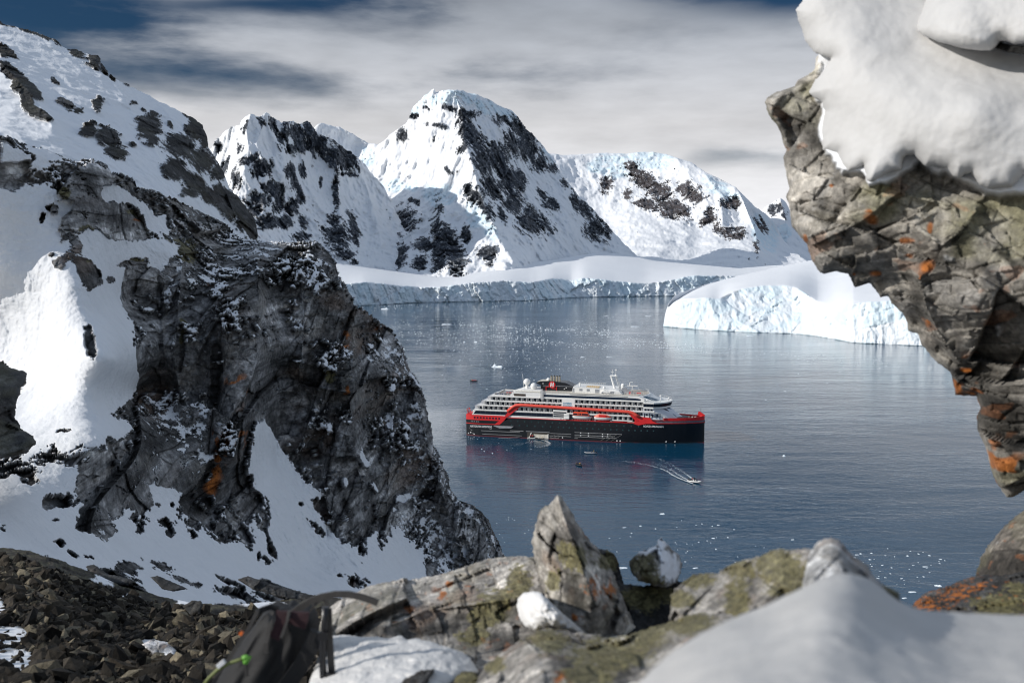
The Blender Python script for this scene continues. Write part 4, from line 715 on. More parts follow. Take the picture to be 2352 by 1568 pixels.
def build_boulders():
    # long flat lichen-spotted slab behind the backpack
    poly = [(740, 1400), (790, 1372), (850, 1345), (900, 1337), (930, 1330), (975, 1326), (1010, 1320), (1060, 1305), (1090, 1292), (1130, 1283), (1180, 1279), (1240, 1283), (1290, 1330), (1310, 1420), (1240, 1520), (1180, 1580), (720, 1580), (730, 1480)]
    ctrl = [(740, 1400, 4.2), (930, 1332, 4.3), (1100, 1290, 4.3), (1240, 1285, 4.15), (900, 1390, 3.85), (1080, 1390, 3.75), (800, 1450, 3.6), (950, 1450, 3.55), (1100, 1460, 3.45), (1280, 1400, 3.5), (1000, 1560, 2.9), (1200, 1560, 2.75), (740, 1570, 3.0)]
    stone("boulder", poly, ctrl, "broad pale slab with orange lichen behind the black backpack", 421, scale=.32, amp=.34, edge=(24, .02), thick=.2, base=.27, tone=(1.07, 1, .91), rid=[([(880, 1440), (980, 1400), (1100, 1385), (1200, 1370)], .03, 14)],
          pale=[(960, 1365, 60, 34, -20), (1130, 1300, 60, 20), (860, 1370, 60, 26, -15), (900, 1400, 60, 20), (1060, 1320, 40, 18)], dark=[(1010, 1440, 150, 16, -8), (1140, 1470, 90, 26), (1090, 1410, 70, 10, -14), (850, 1445, 50, 12), (1200, 1400, 50, 40), (1000, 1545, 40, 20)],
          orange=[(900, 1415, 14, 8), (1010, 1365, 16, 12), (1130, 1320, 10, 7), (1080, 1345, 10, 5), (940, 1402, 12, 4), (1030, 1345, 12, 8), (840, 1395, 5, 4)], moss=[(1120, 1400, 40, 50, 30), (1090, 1460, 36, 20), (1190, 1340, 30, 40, 20), (1150, 1370, 30, 26)], olive=.3, white=.4, fleck=.25)
    # standing pointed rock
    poly = [(1281, 1136), (1276, 1142), (1270, 1150), (1256, 1160), (1242, 1169), (1236, 1185), (1233, 1203), (1228, 1225), (1224, 1247), (1228, 1275), (1232, 1300), (1236, 1330), (1250, 1370), (1275, 1420), (1300, 1462), (1353, 1470), (1431, 1462), (1462, 1440), (1454, 1415), (1442, 1387), (1426, 1348), (1409, 1314), (1387, 1275), (1370, 1255), (1353, 1236), (1340, 1215), (1325, 1197), (1312, 1172), (1298, 1153), (1290, 1141)]
    ctrl = [(1281, 1138, 3.62), (1226, 1247, 3.62), (1240, 1350, 3.5), (1300, 1450, 3.25), (1454, 1430, 3.4), (1387, 1275, 3.58), (1312, 1172, 3.62), (1290, 1250, 3.38), (1300, 1350, 3.3), (1380, 1380, 3.26)]
    stone("standing_stone", poly, ctrl, "tall pointed grey rock standing below the cruise ship", 431, scale=.17, amp=.42, edge=(14, .02), base=.26, tone=(1.08, 1, .90), rid=[([(1281, 1140), (1300, 1200), (1330, 1280), (1360, 1380)], .05, 22)],
          moss=[(1320, 1280, 34, 30), (1275, 1335, 16, 26), (1300, 1260, 20, 16), (1270, 1440, 40, 30), (1390, 1285, 20, 20)], dark=[(1285, 1240, 20, 26, 10), (1310, 1230, 26, 16, 20), (1320, 1360, 16, 50), (1330, 1380, 30, 60, -20)], pale=[(1265, 1180, 20, 30), (1245, 1240, 14, 40)], orange=[(1360, 1350, 20, 30), (1400, 1360, 14, 26), (1325, 1420, 14, 10), (1345, 1210, 8, 20)], olive=.15, white=.3)
    # dark mossy gap stone behind, right of the spike
    poly = [(1372, 1262), (1395, 1264), (1412, 1275), (1420, 1300), (1430, 1340), (1480, 1345), (1540, 1330), (1575, 1340), (1585, 1400), (1560, 1450), (1420, 1470), (1380, 1380)]
    stone("rock", poly, [(1390, 1265, 3.9), (1420, 1350, 3.75), (1560, 1340, 3.8), (1560, 1440, 3.5), (1420, 1460, 3.5), (1480, 1400, 3.65)], "dark mossy rock in the gap behind the tall pointed rock", 441, scale=.14, amp=.3, base=.03, moss=[(1480, 1370, 60, 30), (1400, 1290, 16, 26), (1550, 1370, 30, 20)], white=.05)
    # small snow dusted rock
    poly = [(1518, 1232), (1510, 1242), (1504, 1253), (1490, 1258), (1470, 1266), (1454, 1275), (1446, 1285), (1442, 1297), (1450, 1320), (1470, 1335), (1500, 1345), (1530, 1348), (1552, 1340), (1562, 1320), (1568, 1295), (1560, 1272), (1548, 1262), (1540, 1255), (1528, 1245)]
    stone("rock", poly, [(1518, 1236, 3.85), (1445, 1295, 3.85), (1565, 1300, 3.85), (1510, 1300, 3.65), (1500, 1345, 3.6)], "small rock with white frosted face and yellow moss beside the tall pointed rock", 451, scale=.13, amp=.42, base=.24, tone=(1.06, 1, .92), snow=[(1540, 1300, 24, 34, 10), (1520, 1248, 12, 16), (1490, 1262, 26, 8, -20), (1530, 1280, 20, 16)], soft=7., moss=[(1475, 1305, 34, 26), (1500, 1330, 30, 14), (1480, 1280, 24, 12)], dark=[(1515, 1268, 16, 6)], white=.3, snow_rough=.3)
    # mossy ridge
    poly = [(1540, 1366), (1560, 1345), (1593, 1318), (1620, 1312), (1649, 1314), (1682, 1297), (1705, 1290), (1730, 1285), (1755, 1275), (1770, 1266), (1782, 1261), (1815, 1262), (1850, 1258), (1880, 1262), (1900, 1300), (1900, 1360), (1830, 1420), (1740, 1470), (1600, 1500), (1540, 1450)]
    stone("boulder", poly, [(1560, 1350, 2.75), (1650, 1316, 2.7), (1755, 1276, 2.5), (1850, 1260, 2.4), (1900, 1350, 2.15), (1740, 1390, 2.2), (1600, 1420, 2.45), (1560, 1490, 2.3), (1700, 1460, 2.05)], "moss-covered boulder with pale stone patches behind the near snowdrift", 461, scale=.16, amp=.3, base=.26, tone=(1.07, 1, .91), moss=[(1790, 1300, 70, 40, 20), (1600, 1330, 50, 20), (1700, 1310, 40, 20), (1690, 1380, 30, 60, 10), (1810, 1340, 60, 40), (1560, 1380, 40, 20)], pale=[(1610, 1370, 50, 36), (1670, 1340, 30, 26)], dark=[(1720, 1350, 16, 50, 20), (1760, 1390, 30, 16)], white=.35, edge=(15, .02))
    # gray pointed stone at its right
    poly = [(1852, 1290), (1862, 1268), (1872, 1252), (1883, 1243), (1898, 1238), (1911, 1236), (1926, 1241), (1938, 1252), (1946, 1264), (1958, 1276), (1976, 1286), (1994, 1297), (2003, 1318), (2030, 1345), (2062, 1362), (2070, 1400), (1900, 1420), (1840, 1380)]
    stone("rock", poly, [(1911, 1238, 2.15), (1860, 1275, 2.15), (1997, 1300, 2.1), (1930, 1310, 1.95), (1850, 1380, 1.9), (2060, 1390, 1.8)], "blurred pale grey pointed rock poking up behind the near snowdrift", 471, scale=.12, amp=.28, base=.26, white=.4, pale=[(1911, 1260, 30, 30), (1970, 1300, 26, 16)], moss=[(2040, 1360, 26, 20)], edge=(24, .05))
    # mossy stones lower left of the drift
    poly = [(1114, 1526), (1150, 1500), (1190, 1470), (1208, 1458), (1250, 1440), (1300, 1440), (1350, 1456), (1420, 1462), (1470, 1448), (1530, 1430), (1580, 1405), (1650, 1380), (1700, 1380), (1690, 1420), (1620, 1460), (1560, 1510), (1480, 1590), (1080, 1590)]
    stone("boulder", poly, [(1114, 1526, 2.6), (1208, 1458, 2.75), (1350, 1458, 2.75), (1580, 1405, 2.6), (1690, 1390, 2.4), (1600, 1460, 2.0), (1400, 1520, 2.1), (1250, 1500, 2.3), (1480, 1585, 1.7), (1150, 1585, 2.1)], "low mossy rocks in front of the tall pointed rock", 481, scale=.17, amp=.32, base=.25, tone=(1.07, 1, .91), moss=[(1260, 1470, 50, 30), (1400, 1500, 90, 40), (1560, 1430, 80, 30), (1350, 1560, 60, 40), (1140, 1530, 26, 20), (1480, 1460, 60, 30)], pale=[(1210, 1520, 40, 40, 30), (1260, 1560, 40, 30), (1540, 1450, 30, 16), (1500, 1500, 30, 30)], dark=[(1300, 1520, 30, 40), (1440, 1540, 40, 20), (1480, 1490, 30, 12)], orange=[(1290, 1560, 16, 14)], white=.35)
    # snow lump
    poly = [(1186, 1390), (1190, 1372), (1203, 1360), (1225, 1357), (1245, 1362), (1262, 1380), (1290, 1406), (1320, 1430), (1345, 1452), (1330, 1462), (1290, 1450), (1260, 1440), (1230, 1448), (1205, 1438), (1192, 1415)]
    o = relief("snow_patch", poly, rbf([(1190, 1390, 3.2), (1340, 1455, 3.05), (1250, 1400, 2.95), (1230, 1445, 3.0)]), 2.6, M_DRIFT, snow_surf(491, .07, .03, shade=.85), jit=(1, 10), edge=(30, .03), thick=.05, seed=49)
    tag(o, "oblong white snow lump at the foot of the tall pointed rock", "snow")
    # thawing snow in front of the slab
    poly = [(700, 1590), (720, 1540), (742, 1470), (761, 1459), (805, 1457), (830, 1462), (867, 1460), (890, 1466), (914, 1457), (925, 1458), (936, 1468), (958, 1464), (975, 1470), (992, 1473), (1015, 1482), (1039, 1488), (1062, 1498), (1080, 1510), (1090, 1524), (1100, 1540), (1085, 1556), (1050, 1560), (1010, 1590)]
    o = relief("snow_patch", poly, rbf([(742, 1470, 3.25), (914, 1458, 3.2), (1039, 1489, 3.0), (1098, 1540, 2.85), (900, 1520, 2.85), (800, 1520, 2.95), (1000, 1550, 2.7), (850, 1580, 2.65), (700, 1590, 2.8)]), 2.6, M_DRIFT,
               snow_surf(495, .12, .03, grit=.25, shade=.74), jit=(2, 10), edge=(24, .02), thick=.05, seed=50)
    tag(o, "grooved thawing snow patch in front of the pale slab", "snow")
    stone("rock", [(900, 1590), (930, 1556), (970, 1538), (1000, 1536), (985, 1560), (975, 1590)], [(930, 1560, 2.62), (1000, 1540, 2.62), (940, 1590, 2.5)], "thin dark stone edge sticking out of the grooved snow patch", 497, scale=.08, amp=.25, base=.05, white=.2, edge=(14, .02), thick=.08)
    stone("rock", [(1035, 1590), (1046, 1552), (1066, 1540), (1090, 1542), (1104, 1560), (1120, 1590)], [(1046, 1552, 2.66), (1090, 1545, 2.64), (1080, 1590, 2.45)], "small dark mossy stone at the end of the grooved snow patch", 499, scale=.08, amp=.25, base=.04, moss=[(1075, 1560, 36, 20)], white=.1, edge=(14, .02), thick=.08)
    # near drift
    poly = [(1440, 1620), (1470, 1566), (1500, 1532), (1532, 1504), (1565, 1480), (1599, 1459), (1632, 1442), (1665, 1426), (1710, 1408), (1755, 1392), (1790, 1376), (1821, 1359), (1850, 1344), (1877, 1330), (1895, 1321), (1914, 1316), (1935, 1313), (1957, 1315), (1980, 1321), (2002, 1331), (2020, 1343), (2036, 1356), (2055, 1370), (2074, 1382), (2100, 1392), (2130, 1399), (2212, 1408), (2295, 1413), (2360, 1413), (2600, 1420), (3300, 1440), (3300, 1760), (1440, 1760)]
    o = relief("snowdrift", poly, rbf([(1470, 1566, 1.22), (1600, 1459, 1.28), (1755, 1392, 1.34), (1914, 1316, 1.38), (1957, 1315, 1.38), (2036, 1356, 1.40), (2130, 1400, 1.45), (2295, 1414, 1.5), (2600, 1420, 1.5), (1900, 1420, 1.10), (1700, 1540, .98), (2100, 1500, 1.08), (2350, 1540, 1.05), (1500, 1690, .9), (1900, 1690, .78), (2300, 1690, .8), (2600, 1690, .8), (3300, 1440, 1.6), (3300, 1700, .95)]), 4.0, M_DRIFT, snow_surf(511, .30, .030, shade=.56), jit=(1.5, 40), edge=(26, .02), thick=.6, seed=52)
    tag(o, "smooth blurred snowdrift filling the bottom right corner", "snow", kind="stuff")
    # rocks at right edge
    poly = [(2236, 1330), (2242, 1312), (2256, 1278), (2272, 1252), (2290, 1230), (2306, 1212), (2323, 1196), (2340, 1182), (2356, 1170), (2420, 1140), (2600, 1090), (2950, 1060), (2950, 1460), (2230, 1460)]
    stone("boulder", poly, [(2240, 1320, 4.6), (2290, 1231, 4.7), (2356, 1172, 4.7), (2330, 1290, 4.3), (2250, 1410, 4.2), (2500, 1300, 4.0), (2500, 1410, 3.8), (2950, 1100, 4.0), (2950, 1450, 3.2)], "smooth brown-grey boulder at the right edge above the snowdrift", 521, scale=.5, amp=.14, base=.085, tone=(1.12, 1, .86), fleck=.35, white=.15, olive=.25, edge=(30, .03))
    poly = [(2090, 1400), (2106, 1378), (2118, 1366), (2134, 1358), (2160, 1352), (2184, 1341), (2205, 1334), (2228, 1326), (2260, 1320), (2300, 1322), (2360, 1310), (2500, 1310), (2900, 1300), (2900, 1500), (2100, 1500)]
    stone("boulder", poly, [(2106, 1380, 3.9), (2228, 1328, 3.95), (2360, 1316, 3.7), (2300, 1380, 3.4), (2150, 1420, 3.4), (2500, 1400, 3.1), (2900, 1310, 3.2), (2900, 1490, 2.5)], "low dark rock with orange lichen behind the snowdrift at right", 531, scale=.17, amp=.3, base=.045, fleck=.9, orange=[(2130, 1385, 40, 26), (2170, 1370, 30, 20), (2210, 1360, 30, 20), (2240, 1350, 20, 20)], moss=[(2300, 1390, 70, 26), (2340, 1350, 30, 20)], white=.15, edge=(20, .03))
    # dark rock at the left edge
    poly = [(-60, 830), (0, 829), (14, 832), (26, 842), (40, 846), (54, 848), (63, 858), (60, 876), (50, 890), (46, 905), (40, 920), (36, 942), (32, 958), (42, 972), (46, 984), (60, 990), (76, 1000), (82, 1020), (60, 1040), (20, 1050), (-60, 1060), (-200, 1050), (-200, 850)]
    stone("boulder", poly, [(0, 830, 30), (63, 860, 30), (32, 955, 29), (80, 1010, 27), (20, 900, 28.5), (0, 1040, 26), (-60, 900, 27)], "dark speckled rock knob at the left edge against the snowfield", 541, scale=2.6, amp=.22, base=.035, white=.25, olive=.2, edge=(16, .03), thick=.1)
build_boulders()

# ------------------------------------------------------------------ scree slope bottom left
def build_scree():
    poly = [(-300, 1235), (-80, 1252), (0, 1258), (60, 1262), (130, 1285), (200, 1310), (270, 1338), (340, 1362), (420, 1380), (520, 1390), (640, 1378), (760, 1370), (900, 1400), (900, 1660), (-300, 1660)]
    ctrl = [(-300, 1235, 16), (-300, 1568, 5.8), (-80, 1252, 17), (0, 1258, 17.5), (200, 1310, 17), (420, 1380, 16.5), (640, 1378, 18), (760, 1372, 18), (300, 1450, 11.5), (0, 1420, 10), (100, 1330, 13.2), (500, 1480, 9.6), (200, 1568, 6.6), (-80, 1568, 6.2), (600, 1568, 6.6), (800, 1480, 9), (900, 1600, 5.6), (0, 1620, 5.2)]
    D = rbf(ctrl)
    snow = [(20, 1460, 50, 26), (20, 1530, 70, 40), (-10, 1400, 30, 30), (360, 1490, 44, 24, 15), (480, 1345, 80, 12, 10), (520, 1368, 60, 10, 10), (640, 1398, 90, 14, 12), (240, 1330, 30, 8), (430, 1378, 26, 8), (300, 1372, 22, 7, 15)]
    rs = rock_surf(.42, .55, seed=601, snow=snow, soft=8., base=.024, tone=(1.16, 1.0, .78), white=.10, olive=.3, aniso=(1.2, 1.2, 1))
    o = relief("ground", poly, D, 2.8, M_NEAR, rs, jit=(3, 14), edge=(10, .01), thick=.1, seed=60)
    tag(o, "dark stony ground at the bottom left with snow remnants", "ground", kind="structure")
    # loose stones lying on it
    rng = np.random.default_rng(61); V = []; Fc = []; C = []
    ico = bmesh.new(); bmesh.ops.create_icosphere(ico, subdivisions=1, radius=1); iv = np.array([v.co[:] for v in ico.verts]); iF = [[v.index for v in f.verts] for f in ico.faces]; ico.free()
    n = 0
    pts = []
    for i in range(46000):
        x = rng.uniform(-260, 780); y = rng.uniform(1275, 1600); pts.append((x, y))
    pts = np.array(pts); ok = inside(pts[:, 0], pts[:, 1], [(-260, 1275), (60, 1290), (200, 1335), (340, 1385), (460, 1412), (560, 1405), (700, 1400), (780, 1420), (780, 1600), (-260, 1600)])
    sb = blobs(pts[:, 0], pts[:, 1], snow, 8); ok &= (sb < .5) | (rng.uniform(size=len(pts)) < .06)
    dd = D(pts[:, 0], pts[:, 1]); keep_p = rng.uniform(size=len(pts)) < np.clip((dd / 11.) ** 1.3, .35, 1.0); ok &= keep_p
    pts = pts[ok]; dd = dd[ok]
    for (x, y), d in zip(pts, dd):
        s = float(np.exp(rng.normal(-3.85, .65))); s = min(s, .12)
        A = rng.normal(size=(3, 3)); Q, _ = np.linalg.qr(A)
        sh = iv * (1 + .38 * rng.uniform(-1, 1, (len(iv), 1))) * np.array([1.25, .85, .5]) * s
        sh = sh @ Q.T
        p = CAM + rays(x, y) * d; p = p + np.array([0, 0, s * .30])
        b = len(V) * 0 + n; V.append(sh + p); Fc += [[b + k for k in f] for f in iF]; n += len(iv)
        t = rng.uniform(.35, 1.7) ** 1.4; c = np.array([.026, .021, .015]) * t
        if rng.uniform() < .16: c = np.array([.17, .145, .10]) * rng.uniform(.5, 1.2)
        C.append(np.tile(c, (len(iv), 1)))
    V = np.concatenate(V); C = np.concatenate(C); org = np.array([V[:, 0].mean(), V[:, 1].mean(), V[:, 2].min()])
    me = bpy.data.meshes.new("scree"); me.from_pydata((V - org).tolist(), [], Fc)
    ca = me.color_attributes.new('Col', 'FLOAT_COLOR', 'POINT'); ca.data.foreach_set('color', np.concatenate([C, np.zeros((len(C), 1))], 1).astype(np.float32).ravel())
    me.materials.append(M_NEAR); o = bpy.data.objects.new("scree", me); col.objects.link(o); o.location = org
    tag(o, "loose brown angular stones covering the slope at bottom left", "scree", kind="stuff")
    # a few slabs one can tell apart
    def slab(poly, d0, d1, lab, seed, base=.035, tone=(1, 1, 1), **k):
        ys = [p[1] for p in poly]; xs = [p[0] for p in poly]
        stone("rock", poly, [(min(xs), min(ys), d0), (max(xs), min(ys), d0), ((min(xs) + max(xs)) / 2, max(ys), d1), (min(xs), max(ys), d1), (max(xs), max(ys), d1 + .02)], lab, seed, scale=.5 * d0 / 17, amp=.22, base=base, tone=tone, edge=(8, .01), thick=.04, jit=(1.2, 7), step=2.0, white=.12, **k)
    slab([(345, 1325), (362, 1320), (420, 1345), (432, 1352), (400, 1358), (372, 1352)], 18.5, 17.6, "black flat slab lying alone on the shaded snow at lower left", 611)
    slab([(196, 1300), (215, 1296), (250, 1318), (300, 1330), (320, 1345), (270, 1342), (225, 1328)], 18, 17, "long low black slab along the top edge of the stony slope", 613)
    slab([(10, 1385), (40, 1362), (90, 1358), (110, 1372), (70, 1385), (20, 1400)], 11.6, 11.0, "long tan stone on the upper left of the stony slope", 615, base=.075, tone=(1.2, 1, .75))
    slab([(420, 1390), (440, 1378), (462, 1378), (470, 1392), (460, 1412), (425, 1418)], 14.2, 13.6, "upright dark stone on the crest of the stony slope", 617, base=.04, tone=(1.1, 1, .85))
    slab([(545, 1330), (570, 1322), (640, 1345), (720, 1366), (760, 1372), (740, 1384), (660, 1378), (580, 1352)], 19, 18.2, "long dark rock rib half buried in snow behind the backpack strap", 619)
    slab([(325, 1478), (345, 1468), (380, 1474), (405, 1492), (400, 1510), (350, 1502)], 8.6, 8.2, "dirty white ice block among the brown stones", 621, base=.45, tone=(1, 1, 1.02))
build_scree()

# ------------------------------------------------------------------ backpack
def build_backpack():
    DB = 3.15
    fab = mat("black_nylon", (.004, .004, .005), .75, var=.3, vscale=30, bump=.35, bscale=160)
    fab2 = mat("charcoal_webbing", (.055, .050, .046), .8, var=.2, vscale=60, bump=.3, bscale=300)
    fab3 = mat("maroon_mesh", (.030, .009, .012), .85, var=.3, vscale=60, bump=.4, bscale=400)
    zipm = mat("lime_cord", (.15, .175, .05), .6, var=.15, vscale=50)
    pull = mat("green_pull", (.12, .34, .04), .5); orm = mat("orange_tab", (.8, .16, .02), .6); blk = mat("black_plastic", (.01, .01, .012), .35); wht = mat("white_print", (.75, .75, .75), .6)
    root = empty("backpack", at(620, 1600, DB)); base = root.location
    tag(root, "black hiking backpack with lime zip cord and grey straps on the stones", "backpack")
    def A(x, y, d=0.0): return at(x, y, DB + d) - base
    # body: stuffed sack, rings along its height, leaning to the right
    cl = [(480, 640, 1600), (500, 690, 1566), (525, 700, 1520), (550, 725, 1480), (572, 732, 1446), (590, 728, 1420), (606, 715, 1402), (628, 700, 1394)]
    rings = []
    for k, (xl, xr, y) in enumerate(cl):
        ring = []
        a = A(xl, y); b = A(xr, y + 4); dp = .17 * (1 - .35 * k / 7)
        for j in range(40):
            t = 2 * math.pi * j / 40; u = (1 - math.cos(t)) / 2; s = math.sin(t)
            sq = math.copysign(abs(s) ** .7, s)
            crease = .012 * math.sin(u * 19 + k * .8) + .008 * math.sin(u * 33 - k * 1.7)
            ring.append(a.lerp(b, u) + Vector((0, -sq * dp * (1 if s > 0 else .5) + .02 + (crease if s > 0 else 0), .01 * math.sin(u * 15 + k))))
        rings.append(ring)
    mb = MB(); mb.loft([[tuple(p) for p in r] for r in rings]); o = mb.build("bag_body", fab, root, smooth=True)
    md = o.modifiers.new("s", 'SUBSURF'); md.levels = 2; md.render_levels = 2
    def strip(name, pts, w, m, d=-.20, th=.006, parent=root):
        q = [A(x, y, d + (e[0] if e else 0)) for x, y, *e in pts]
        vs = []
        for i, p in enumerate(q):
            t = (q[min(i + 1, len(q) - 1)] - q[max(i - 1, 0)]).normalized(); s = t.cross(Vector((0, -1, 0))).normalized() * w / 2
            vs.append([tuple(p - s + Vector((0, -th, 0))), tuple(p + s + Vector((0, -th, 0))), tuple(p + s + Vector((0, th, 0))), tuple(p - s + Vector((0, th, 0)))])
        m_ = MB(); m_.loft(vs); return m_.build(name, m, parent, smooth=False)
    def cord(name, pts, r, m, d=-.2):
        m_ = MB(); m_.tube([A(x, y, d + (e[0] if e else 0)) for x, y, *e in pts], r, 8); return m_.build(name, m, root, smooth=True)
    strip("edge_piping", [(592, 1400, .04), (585, 1416, .03), (574, 1438, .02), (560, 1458, .01), (545, 1482), (530, 1506), (512, 1530), (496, 1556), (484, 1590)], .012, fab2)
    cord("zip_cord", [(466, 1575), (480, 1556), (500, 1537), (525, 1523), (548, 1515), (564, 1510)], .0055, zipm, -.215)
    cord("zip_pull", [(558, 1511), (566, 1508), (572, 1507), (566, 1516), (563, 1522)], .0085, pull, -.222)
    strip("zip_tail", [(562, 1520), (565, 1536), (567, 1552)], .008, fab2, -.222)
    strip("fabric_fold", [(625, 1404, .05), (622, 1428, .03), (617, 1452, .02), (612, 1474, .0), (611, 1498)], .012, fab2, -.19)
    strip("fabric_fold", [(664, 1402, .06), (660, 1424, .04), (652, 1446, .03), (646, 1462, .02)], .008, fab2, -.2)
    strip("mesh_panel", [(648, 1402, .06), (646, 1424, .05), (640, 1446, .04), (630, 1464, .03)], .035, fab3, -.195)
    strip("mesh_panel", [(690, 1404, .06), (688, 1420, .05), (682, 1436, .05)], .055, fab3, -.19)
    strip("fabric_tab", [(552, 1456), (556, 1450)], .010, orm, -.222)
    strip("printed_patch", [(500, 1530, .0), (516, 1517, .0)], .012, wht, -.222)
    strip("fabric_fold", [(588, 1412, .04), (600, 1400, .06), (622, 1392, .08), (640, 1398, .08)], .016, fab, -.2)
    # shoulder strap arching up over the slab behind
    strip("shoulder_strap", [(672, 1408), (690, 1394), (712, 1380), (738, 1370), (770, 1364), (800, 1364), (830, 1370), (852, 1377), (868, 1384)], .020, fab2, -.06, .005)
    strip("strap_loop", [(712, 1402), (724, 1388), (738, 1372)], .007, fab2, -.06, .003)
    strip("strap_loop", [(742, 1372), (752, 1390), (756, 1402)], .007, fab2, -.06, .003)
    cord("drinking_tube", [(748, 1394), (746, 1430), (742, 1470), (741, 1520), (744, 1568), (748, 1610)], .011, blk, -.26)
    strip("hanging_strap", [(754, 1396), (755, 1430), (757, 1470), (760, 1520), (764, 1568), (768, 1610)], .020, fab2, -.25, .004)
    strip("buckle", [(742, 1450), (742, 1468)], .030, blk, -.275, .006)
    strip("buckle", [(762, 1544), (762, 1562)], .034, blk, -.27, .008)
    strip("hip_belt", [(730, 1450, .02), (712, 1490), (690, 1530), (664, 1566), (640, 1600)], .05, fab, -.14, .012)
build_backpack()

# ================================================================== SHIP AND BOATS
white = mat("ship_white", (.82, .81, .78), .45, var=.06, vscale=.4)
cream = mat("deck_cream", (.62, .58, .50), .7, var=.12, vscale=.8)
black = mat("hull_black", (.010, .011, .014), .30, var=.3, vscale=.15)
red = mat("ship_red", (.62, .020, .022), .42, var=.10, vscale=.3)
boot = mat("boot_red", (.16, .012, .014), .5)
salmon = mat("pipe_red", (.78, .085, .055), .5, var=.12, vscale=1.2)
glass = mat("dark_glass", (.010, .016, .028), .12, spec=.4)
blueglass = mat("blue_glass", (.03, .075, .12), .1)
grey = mat("grey_panel", (.30, .31, .33), .5, var=.15, vscale=1.0)
dgrey = mat("dark_panel", (.055, .057, .065), .6, var=.3, vscale=1.0)
steel = mat("pipe_steel", (.42, .38, .31), .4, metal=.6)
orange = mat("boat_orange", (.80, .10, .045), .45, var=.08, vscale=1.5)
teak = mat("teak_deck", (.33, .22, .13), .75, var=.25, vscale=1.5)
rubber = mat("black_rubber", (.018, .018, .02), .6)
grubber = mat("grey_rubber", (.30, .30, .32), .6)
textw = mat("letter_white", (.78, .78, .78), .5)
textb = mat("letter_blue", (.10, .28, .42), .5)
texto = mat("letter_grey", (.30, .28, .25), .6)
foam = mat("foam_white", (.75, .78, .80), .8, var=.2, vscale=2)
portl = mat("porthole_glass", (.035, .075, .08), .15)

SA = Vector((-27.248, 576.21, 0)); SH = R(-14.805)
ship = empty("cruise_ship", SA, SH)
tag(ship, "black, red and white cruise ship lying in the bay with orange lifeboats", "ship")
BE = 23.6; YC = 11.8; LN = 137.0
def sloc(x, y, z): return SA + Matrix.Rotation(SH, 3, 'Z') @ Vector((x, y, z))

def half(x, z):
    """half beam of the hull"""
    k = min(max(z, 0), 14) / 14.0
    if x < 8: b = YC - 1.4 * (1 - x / 8.0) ** 2 - (.5 * (1 - k) * (1 - x / 8))
    else: b = YC
    x0 = 76 + 16 * k; end = LN - .8 + .6 * k
    if x > x0:
        t = min((x - x0) / (end - x0), 1.0); b *= max(1 - t ** (2.1 + .5 * k), 0.0) ** (.92 - .22 * k)
    return max(b, .12)
XS = [0, 1, 2.5, 5, 8, 14, 24, 27, 40, 60, 76, 84, 92, 97, 101, 104, 108, 112, 116, 120, 124, 127, 130, 132, 134, 135.2, 136, 136.5, 136.8]
def shell(z0f, z1f, xs, nz=5, out=0.0):
    """closed band of hull between two heights, both sides"""
    rings = []
    for x in xs:
        a, b = z0f(x), z1f(x); r = []
        for i in range(nz + 1):
            z = a + (b - a) * i / nz; r.append((x, YC - half(x, z) - out, z))
        for i in range(nz, -1, -1):
            z = a + (b - a) * i / nz; r.append((x, YC + half(x, z) + out, z))
        rings.append(r)
    return rings
def K(v): return lambda x: v
zb = lambda x: float(np.interp(x, [0, 23.5, 27.0, 98.5, 101.5, 104, 137], [9.3, 9.3, 11.3, 11.3, 10.6, 11.3, 11.5]))
MB().loft(shell(K(-3), zb, XS, 8)).build("hull", black, ship, smooth=False)
MB().loft(shell(K(-.5), K(.28), XS, 2, .03)).build("waterline_stripe", boot, ship)
xs_st = [0, 1, 2.5, 5, 8, 14, 21.0]
MB().loft(shell(K(9.3), K(12.4), xs_st + [23.0], 3, .02)).build("red_band", red, ship)
m = MB()
for s in (0, 1):
    yy = [-.06, .06] if s == 0 else [BE - .06, BE + .06]
    m.prism([(17.5, 7.05), (20.6, 7.05), (23.0, 9.2), (25.6, 12.35), (20.5, 12.35), (20.5, 9.3), (20.0, 9.0)], yy[0], yy[1], 'y')
m.each("red_band", red, ship)
MB().loft(shell(K(6.95), K(7.35), [0, 1, 2.5, 5, 8, 14, 19], 1, .04)).build("red_line", red, ship)
xs_mid = [25.5, 40, 60, 76, 84, 92, 98.5]
MB().loft(shell(K(11.3), K(11.62), xs_mid, 1, .05)).build("red_line", red, ship)
xs_bow = [x for x in XS if x >= 104] + [137.0]
zt = lambda x: float(np.interp(x, [98, 104, 112, 130, 137], [14.6, 14.6, 14.6, 14.75, 15.3]))
bx_ = [101.5] + [x for x in xs_bow if x <= 136.8]
for sg in (-1, 1):
    MB().loft([[(x, YC + sg * half(x, 13.0), 13.0), (x, YC + sg * half(x, zt(x)), zt(x)), (x, YC + sg * max(half(x, zt(x)) - .3, .03), zt(x)), (x, YC + sg * max(half(x, 13.0) - .3, .03), 13.0)] for x in bx_]).build("bow_bulwark", red, ship)
MB().loft(shell(K(11.3), K(13.0), [101.5] + xs_bow, 2, -.12)).build("bow_windows", mat("bow_glass", (.17, .18, .21), .35, var=.5, vscale=1.2), ship)
MB().loft(shell(lambda x: zb(x), lambda x: zb(x) + .42, [98.5, 101.5] + xs_bow, 1, .05)).build("red_line", red, ship)
m = MB()
for s in (0, 1):
    y0 = -.10 if s == 0 else BE - .1
    m.prism([(98.6, 11.0), (101.2, 10.3), (105.5, 11.3), (112.5, 11.6), (108.8, 13.1), (108.0, 14.7), (98.5, 15.6), (96.8, 16.2), (99.5, 13.6)], y0, y0 + .2, 'y')
m.each("red_bow_flash", red, ship)
